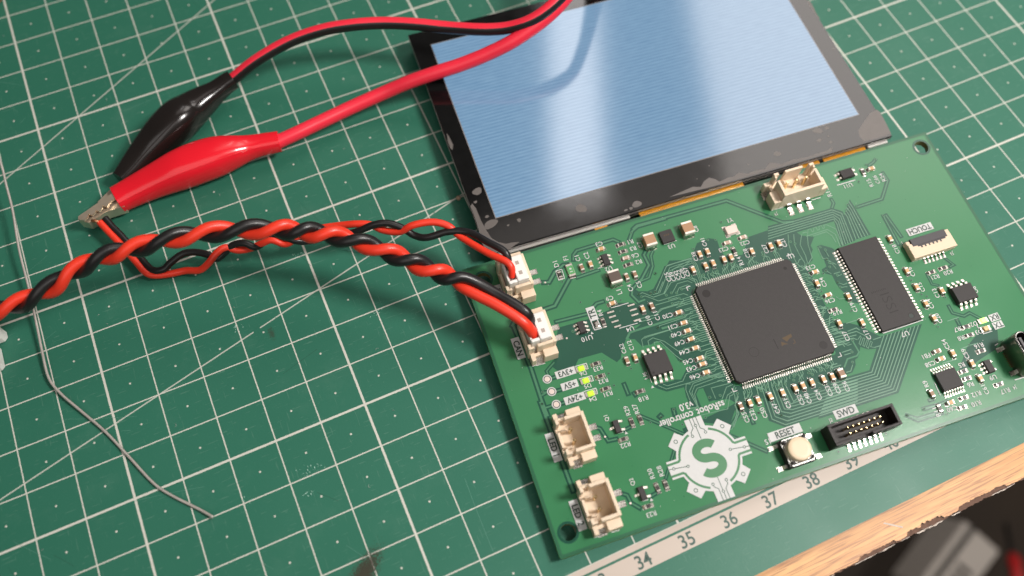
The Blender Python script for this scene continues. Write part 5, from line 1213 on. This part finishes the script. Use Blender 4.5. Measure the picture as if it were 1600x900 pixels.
# ---- upright USB-C receptacle at the right edge
q = BM()
def stadium(hx, hy, n=10):
    r = hx
    P = []
    for i in range(n + 1):
        a = math.pi * i / n
        P.append((r * math.cos(a), hy - r + r * math.sin(a)))
    for i in range(n + 1):
        a = math.pi + math.pi * i / n
        P.append((r * math.cos(a), -hy + r + r * math.sin(a)))
    return P
A, Bi = stadium(1.65, 4.5), stadium(1.32, 4.17)
n = len(A)
V = [(x, y, 0.1) for x, y in A] + [(x, y, 5.9) for x, y in A] + [(x * .97, y * .985, 6.05) for x, y in A] + [(x, y, 6.05) for x, y in Bi] + [(x, y, 2.0) for x, y in Bi]
Fc = []
for k in range(4):
    for i in range(n):
        j = (i + 1) % n
        Fc.append((k * n + i, k * n + j, (k + 1) * n + j, (k + 1) * n + i))
q.add(V, Fc[:n], 'dshell', True); q.add(V, Fc[n:3 * n], 'steel', True); q.add(V, Fc[3 * n:], 'blackp', True)
q.add([V[4 * n + i] for i in range(n)], [tuple(range(n))], 'blackp')
usb = bpart(q, 'usb_socket', 49.85, -25.9, label='upright metal USB socket at the right margin')
q = BM(); q.box(-0.35, 0.35, -3.3, 3.3, 1.9, 5.3, 'fpck', 0.1); q.obj('contact_tongue', usb)
for s in (-1, 1):
    q = BM()
    q.box(-3.0, -1.66, s * 2.9 - .55, s * 2.9 + .55, 0.0, 0.25, 'solder', 0.1)
    q.box(-2.0, -1.66, s * 2.9 - .45, s * 2.9 + .45, 0.25, 1.3, 'tinm', 0.1)
    q.obj('shell_tab', usb)
q = BM()
for i in range(8):
    q.box(-2.1, -1.66, -1.6 + i * .46, -1.4 + i * .46, 0.02, 0.3, 'gold')
q.obj('lead_row', usb, kind='stuff')

# ------------------------------------------------------------------ display panel
disp = thing('display_panel', 'bare lit display panel with a glossy black border and wrinkled protective film', 'display', (140, -40, 6))
RD = Matrix(((0.995146, 0.098006, -0.008926), (-0.098003, 0.995186, 0.000762), (0.008957, 0.000117, 0.99996)))
disp.rotation_euler = RD.to_euler()
DL, DR, DB, DT = -48.1, 56.27, -44.47, 22.75
q = MB()
q.box(DL, DR, DB, DT, -1.15, 0.0, 'glass', 0.14)
q.obj('cover_glass', disp)
q = MB()
for P in ([(DL - .01, DB), (DL - .01, DT)], ):
    q.box(DL - 0.05, DL - 0.012, DB + .2, DT - .2, -1.1, -0.12, 'gedge')
q.box(DL + .2, DR - .2, DB - 0.05, DB - 0.012, -1.1, -0.5, 'gedge')
q.obj('ground_edge', disp)
q = MB()
q.box(DL + 0.6, DR - 0.5, DB + 0.5, DT - 0.5, -4.0, -1.152, 'frame', 0.15)
q.box(DL + 1.5, DR - 1.5, DB - 0.15, DB + 0.49, -3.0, -2.0, 'frame', 0.12)
q.obj('back_frame', disp)
AL, AR, AB, AT = -43.3, 51.4, -36.1, 17.64
q = MB(); q.sheet([(AL, AB), (AR, AB), (AR, AT), (AL, AT)], 0.012, 'screen'); q.obj('screen', disp)
q = MB()
q.ribbon([(AL, AB), (AR, AB), (AR, AT), (AL, AT), (AL, AB)], 0.42, 0.006, 'gedge'); q.obj('screen_border', disp)
# bubbles under the film
rb = random.Random(11)
def blob(cx, cy, rx, ry, rot=0.0, n=18, j=0.12):
    P = []
    ph = [rb.uniform(0, 6.28) for _ in range(3)]
    for i in range(n):
        a = 2 * math.pi * i / n
        k = 1 + j * (math.sin(2 * a + ph[0]) + 0.6 * math.sin(3 * a + ph[1]) + .3 * math.sin(5 * a + ph[2]))
        x, y = rx * k * math.cos(a), ry * k * math.sin(a)
        P.append((cx + x * math.cos(rot) - y * math.sin(rot), cy + x * math.sin(rot) + y * math.cos(rot)))
    return P
for i, (cx, cy, rx, ry, rot) in enumerate(BUB):
    q = MB(); q.sheet(blob(cx, cy, rx, ry, rot), 0.010 + i * 0.0003, 'film'); q.obj('film_bubble', disp)
for i, P in enumerate(FILM):
    q = MB(); q.sheet(P, 0.005 + i * 0.0003, 'film'); q.obj('lifted_film', disp)
# amber flex tail below the panel's lower edge
fx = MB()
for a, b_, m in ((-10.5, 16.5, 'kapton'), (31.5, 36.8, 'kapton'), (38.0, 49.5, 'kapton'), (-22.0, -18.8, 'kapton')):
    fx.box(a, b_, DB - 3.2, DB + 2.0, -2.05, -1.9, m)
flex = fx.obj('flex_cable', disp)
q = MB()
x = -10.3
while x < 16:
    q.box(x, x + 0.12, DB - 3.1, DB - 0.3, -1.89, -1.875, 'gold'); x += 0.55
x = 38.2
while x < 49.3:
    for k in range(3):
        q.box(x + .2 * k, x + .25 + .2 * k, DB - 2.6 + k * .5, DB - 2.35 + k * .5, -1.89, -1.87, 'gold')
    x += 0.7
q.obj('flex_conductors', flex, kind='stuff')
for a, b_, d in ((-24.5, -11.2, 2.4), (17.0, 31.0, 2.2), (-46, -25.5, 1.9)):
    q = MB(); q.box(a, b_, DB - d, DB - 0.7, -2.9, -1.95, 'flexk', 0.1); q.obj('stiffener', flex)
for a, b_ in ((-46.5, -13.0), (50.0, 55.5)):
    q = MB(); q.box(a, b_, DB - 0.62, DB + 0.4, -1.9, -1.5, 'lip', 0.12); q.obj('frame_lip', disp)

# ------------------------------------------------------------------ twisted pair into the CAN socket
def plug_body(parent, n=2):
    q = BM()
    q.box(-0.3, 2.35, -3.1, 3.1, 1.9, 8.0, 'white', 0.18)                       # solid back
    for s in (-1, 1):
        a, b_ = sorted((s * 3.1, s * 2.3))
        q.box(-2.3, -0.303, a, b_, 1.9, 7.7, 'white', 0.15)
    q.box(-2.3, -0.303, -2.297, 2.297, 1.9, 5.6, 'white', 0.1)
    q.box(-2.3, -1.75, -2.297, 2.297, 5.602, 6.9, 'white', 0.1)
    q.box(-1.747, -0.303, -0.28, 0.28, 5.602, 7.5, 'white', 0.08)
    o = q.obj('plug', parent)
    w = BM()
    for s in (-1, 1):
        w.box(0.5, 1.3, s * 1.25 - .45, s * 1.25 + .45, 8.002, 8.02, 'plugshade')  # flat patches, the shade of a recess is put into their colour
    w.obj('contact_window', o)
    return o
def board_pose(o, x, y):
    o.location = board.location + RB @ (Vector((x, y, 0)) * (K * MM))
    o.rotation_euler = RB.to_euler()

def world_child(mb, name, parent):
    """child whose mesh is written in world millimetres"""
    o = mb.obj(name, parent)
    o.matrix_parent_inverse = Matrix.LocRotScale(parent.location, parent.rotation_euler, None).inverted()
    return o

cab = thing('twisted_cable', 'thick red and black twisted cable running from the left edge into the CAN socket', 'cable')
board_pose(cab, -50.4, 12.1)
plug_body(cab)
S = spline(PAIR, 10)
red, blk = [], []
endR = board.location / MM + RB @ (Vector((-51.5, 10.85, 6.4)) * K)
endB = board.location / MM + RB @ (Vector((-51.5, 13.35, 6.4)) * K)
for i, p in enumerate(S):
    a, b_ = S[max(i - 1, 0)], S[min(i + 1, len(S) - 1)]
    T = (Vector(b_[:3]) - Vector(a[:3])).normalized()
    side = T.cross(Vector((0, 0, 1))).normalized()
    up = side.cross(T)
    ph = 2 * math.pi * (p[3] + 0.25)
    r = 1.12 + 0.05 * math.sin(i * 0.21) + 0.04 * math.sin(i * 0.077)
    ph += 0.18 * math.sin(i * 0.11) + 0.12 * math.sin(i * 0.043)
    d = side * (r * math.cos(ph)) + up * (r * math.sin(ph))
    red.append(Vector(p[:3]) + d); blk.append(Vector(p[:3]) - d)
def finish(path, end, cut):
    path = [v.copy() for v in path[:-cut]]
    a = path[-1]
    n = max(4, int((end - a).length / 0.7))
    path += [a.lerp(end, k / n) + Vector((0, 0, 1.3 * math.sin(math.pi * k / n))) for k in range(1, n + 1)]
    path += [end + Vector((0.35 * k / 2, 0, -0.6 * k)) for k in (1, 2)]
    lo = len(path) - n - 14
    for it in range(14):
        old = [v.copy() for v in path]
        for i in range(lo, len(path) - 1):
            wgt = min(1.0, (i - lo) / 8.0) * 0.5
            path[i] = old[i].lerp((old[i - 1] + old[i + 1]) / 2, wgt)
    return [tuple(v) for v in path]
q = MB(); q.tube(finish(red, endR, 13), 1.20, 'wred', 16); world_child(q, 'red_wire', cab)
q = MB(); q.tube(finish(blk, endB, 13), 1.20, 'wblack', 16); world_child(q, 'black_wire', cab)

cab2 = thing('power_cable', 'thin red and black twisted cable from the crocodile clips to the corner socket', 'cable')
board_pose(cab2, -50.6, 26.7)
plug_body(cab2)
eR = board.location / MM + RB @ (Vector((-51.6, 25.45, 6.6)) * K)
eB = board.location / MM + RB @ (Vector((-51.6, 27.95, 6.6)) * K)
q = MB(); q.tube(spline(THINRED[:-1] + [tuple(eR)], 8), 0.82, 'wred', 14); world_child(q, 'red_wire', cab2)
q = MB(); q.tube(spline(THINBLACK[:-1] + [tuple(eB)], 8), 0.82, 'wblack', 14); world_child(q, 'black_wire', cab2)
q = MB(); q.tube([THINRED[0], (THINRED[0][0] - 1.6, THINRED[0][1] + 1.2, 4.4)], 0.4, 'copper', 10); world_child(q, 'bare_end', cab2)

# ------------------------------------------------------------------ crocodile clip leads
def jaw(parent, poly, z0, name='jaw'):
    zt = poly[0][2]
    q = MB(); q.prism([(p[0], p[1]) for p in poly], z0, zt, 'brass')
    return q.obj(name, parent)
lead = thing('red_clip_lead', 'red crocodile clip lead, its wire crossing over the display', 'clip lead')
q = MB(); q.loft(spline(REDBOOT, 6), 'bred', 32); boot = q.obj('boot', lead)
q = MB()
e = REDBOOT[-1]; e2 = REDBOOT[-2]
q.loft([tuple(e2[:3]) + (2.54, 2.54), tuple(e[:3]) + (2.36, 2.36)], 'bred', 28); q.obj('boot_collar', boot)
q = MB(); q.tube(spline(REDLEAD, 8), 1.72, 'lred', 18); q.obj('wire', lead)
def seam(secs, ang, m, parent):
    """raised mould seam along a boot"""
    P = []
    for i, c in enumerate(secs):
        a, b_ = secs[max(i - 1, 0)], secs[min(i + 1, len(secs) - 1)]
        t = (Vector(b_[:3]) - Vector(a[:3])).normalized()
        u = Vector((0, 0, 1)); u = (u - t * u.dot(t)).normalized(); sd = t.cross(u)
        ca, sa = math.cos(ang), math.sin(ang)
        P.append(tuple(Vector(c[:3]) + sd * (c[3] * math.copysign(abs(ca) ** 0.78, ca) * 0.985) + u * (c[4] * math.copysign(abs(sa) ** 0.78, sa) * 0.985)))
    q = MB(); q.tube(P, 0.14, m, 8); q.obj('mould_seam', parent)
seam(spline(REDBOOT, 6), 0.75, 'bred', boot)
jaw(lead, JAWA, 5.35, 'toothed_jaw'); jaw(lead, JAWB, 1.8, 'lower_jaw')
q = MB(); q.prism([(p[0], p[1]) for p in JAWD], 1.9, 5.2, 'brass'); q.obj('jaw_web', lead)
lead2 = thing('black_clip_lead', 'black crocodile clip lead with a red stripe along its wire', 'clip lead')
q = MB(); q.loft(spline(BLACKBOOT, 6), 'bblack', 32); boot = q.obj('boot', lead2)
q = MB(); e = BLACKBOOT[-1]; e2 = BLACKBOOT[-2]
q.loft([tuple(e2[:3]) + (2.36, 2.36), tuple(e[:3]) + (2.2, 2.2)], 'bblack', 28); q.obj('boot_collar', boot)
q = MB(); q.tube(spline(BLACKLEAD, 8), 1.5, 'lblack', 20, stripe=('lred', 62, 172)); q.obj('wire', lead2)
seam(spline(BLACKBOOT, 6), 1.0, 'bblack', boot)
jaw(lead2, JAWC, 1.8)

# ------------------------------------------------------------------ loose bits on the mat
q = MB(); q.tube(spline(GREY, 6), 0.29, 'greyw', 10)
q.obj('loose_wire', label='thin bare grey wire curving down the left of the mat', category='wire')
q = MB(); q.tube(spline(TEAL, 5), 0.09, 'teal', 6)
q.obj('thread', label='fine dark teal thread under the twisted cables', category='thread')
wp = thing('plug_housing', 'white plastic plug housing cut off by the left edge', 'plug', (-24, -55, 0))
q = MB(); q.box(-9, 7.0, 0.6, 3.4, 0.2, 5.4, 'white', 0.7); q.obj('upper_rib', wp)
q = MB(); q.box(-9, 5.2, -6.0, -0.3, 0.2, 4.8, 'white', 0.6); q.obj('lower_body', wp)
q = MB(); q.box(-9, 4.2, -0.297, 0.597, 0.2, 2.6, 'fpck', 0.1); q.obj('slot', wp)
q = MB()
P = [(-9.0, 56.0, 2.4), (-5.6, 52.0, 2.6), (-2.9, 48.3, 2.5), (-1.0, 45.3, 2.3)]
q.tube(spline(P, 5), [2.0 + 0.25 * math.sin(i * 1.7) for i in range(16)], 'bark', 12)
q.obj('wooden_stick', label='end of a rough brown stick at the top left corner', category='stick')
bd_ = thing('resin_bead', 'tiny brown bead with a short wire beside the display edge', 'bead', (88.4, -60.4, 0))
q = MB(); q.lathe(0, 0, [(0.2, 0.02), (0.52, 0.25), (0.6, 0.6), (0.5, 0.95), (0.2, 1.18), (0.05, 1.2)], 'bead', 14); q.obj('bead', bd_)
q = MB(); q.tube([(0.3, 0.0, 0.6), (1.4, 0.3, 0.5), (2.6, 0.2, 0.3)], 0.13, 'greyw', 8); q.obj('wire_stub', bd_)
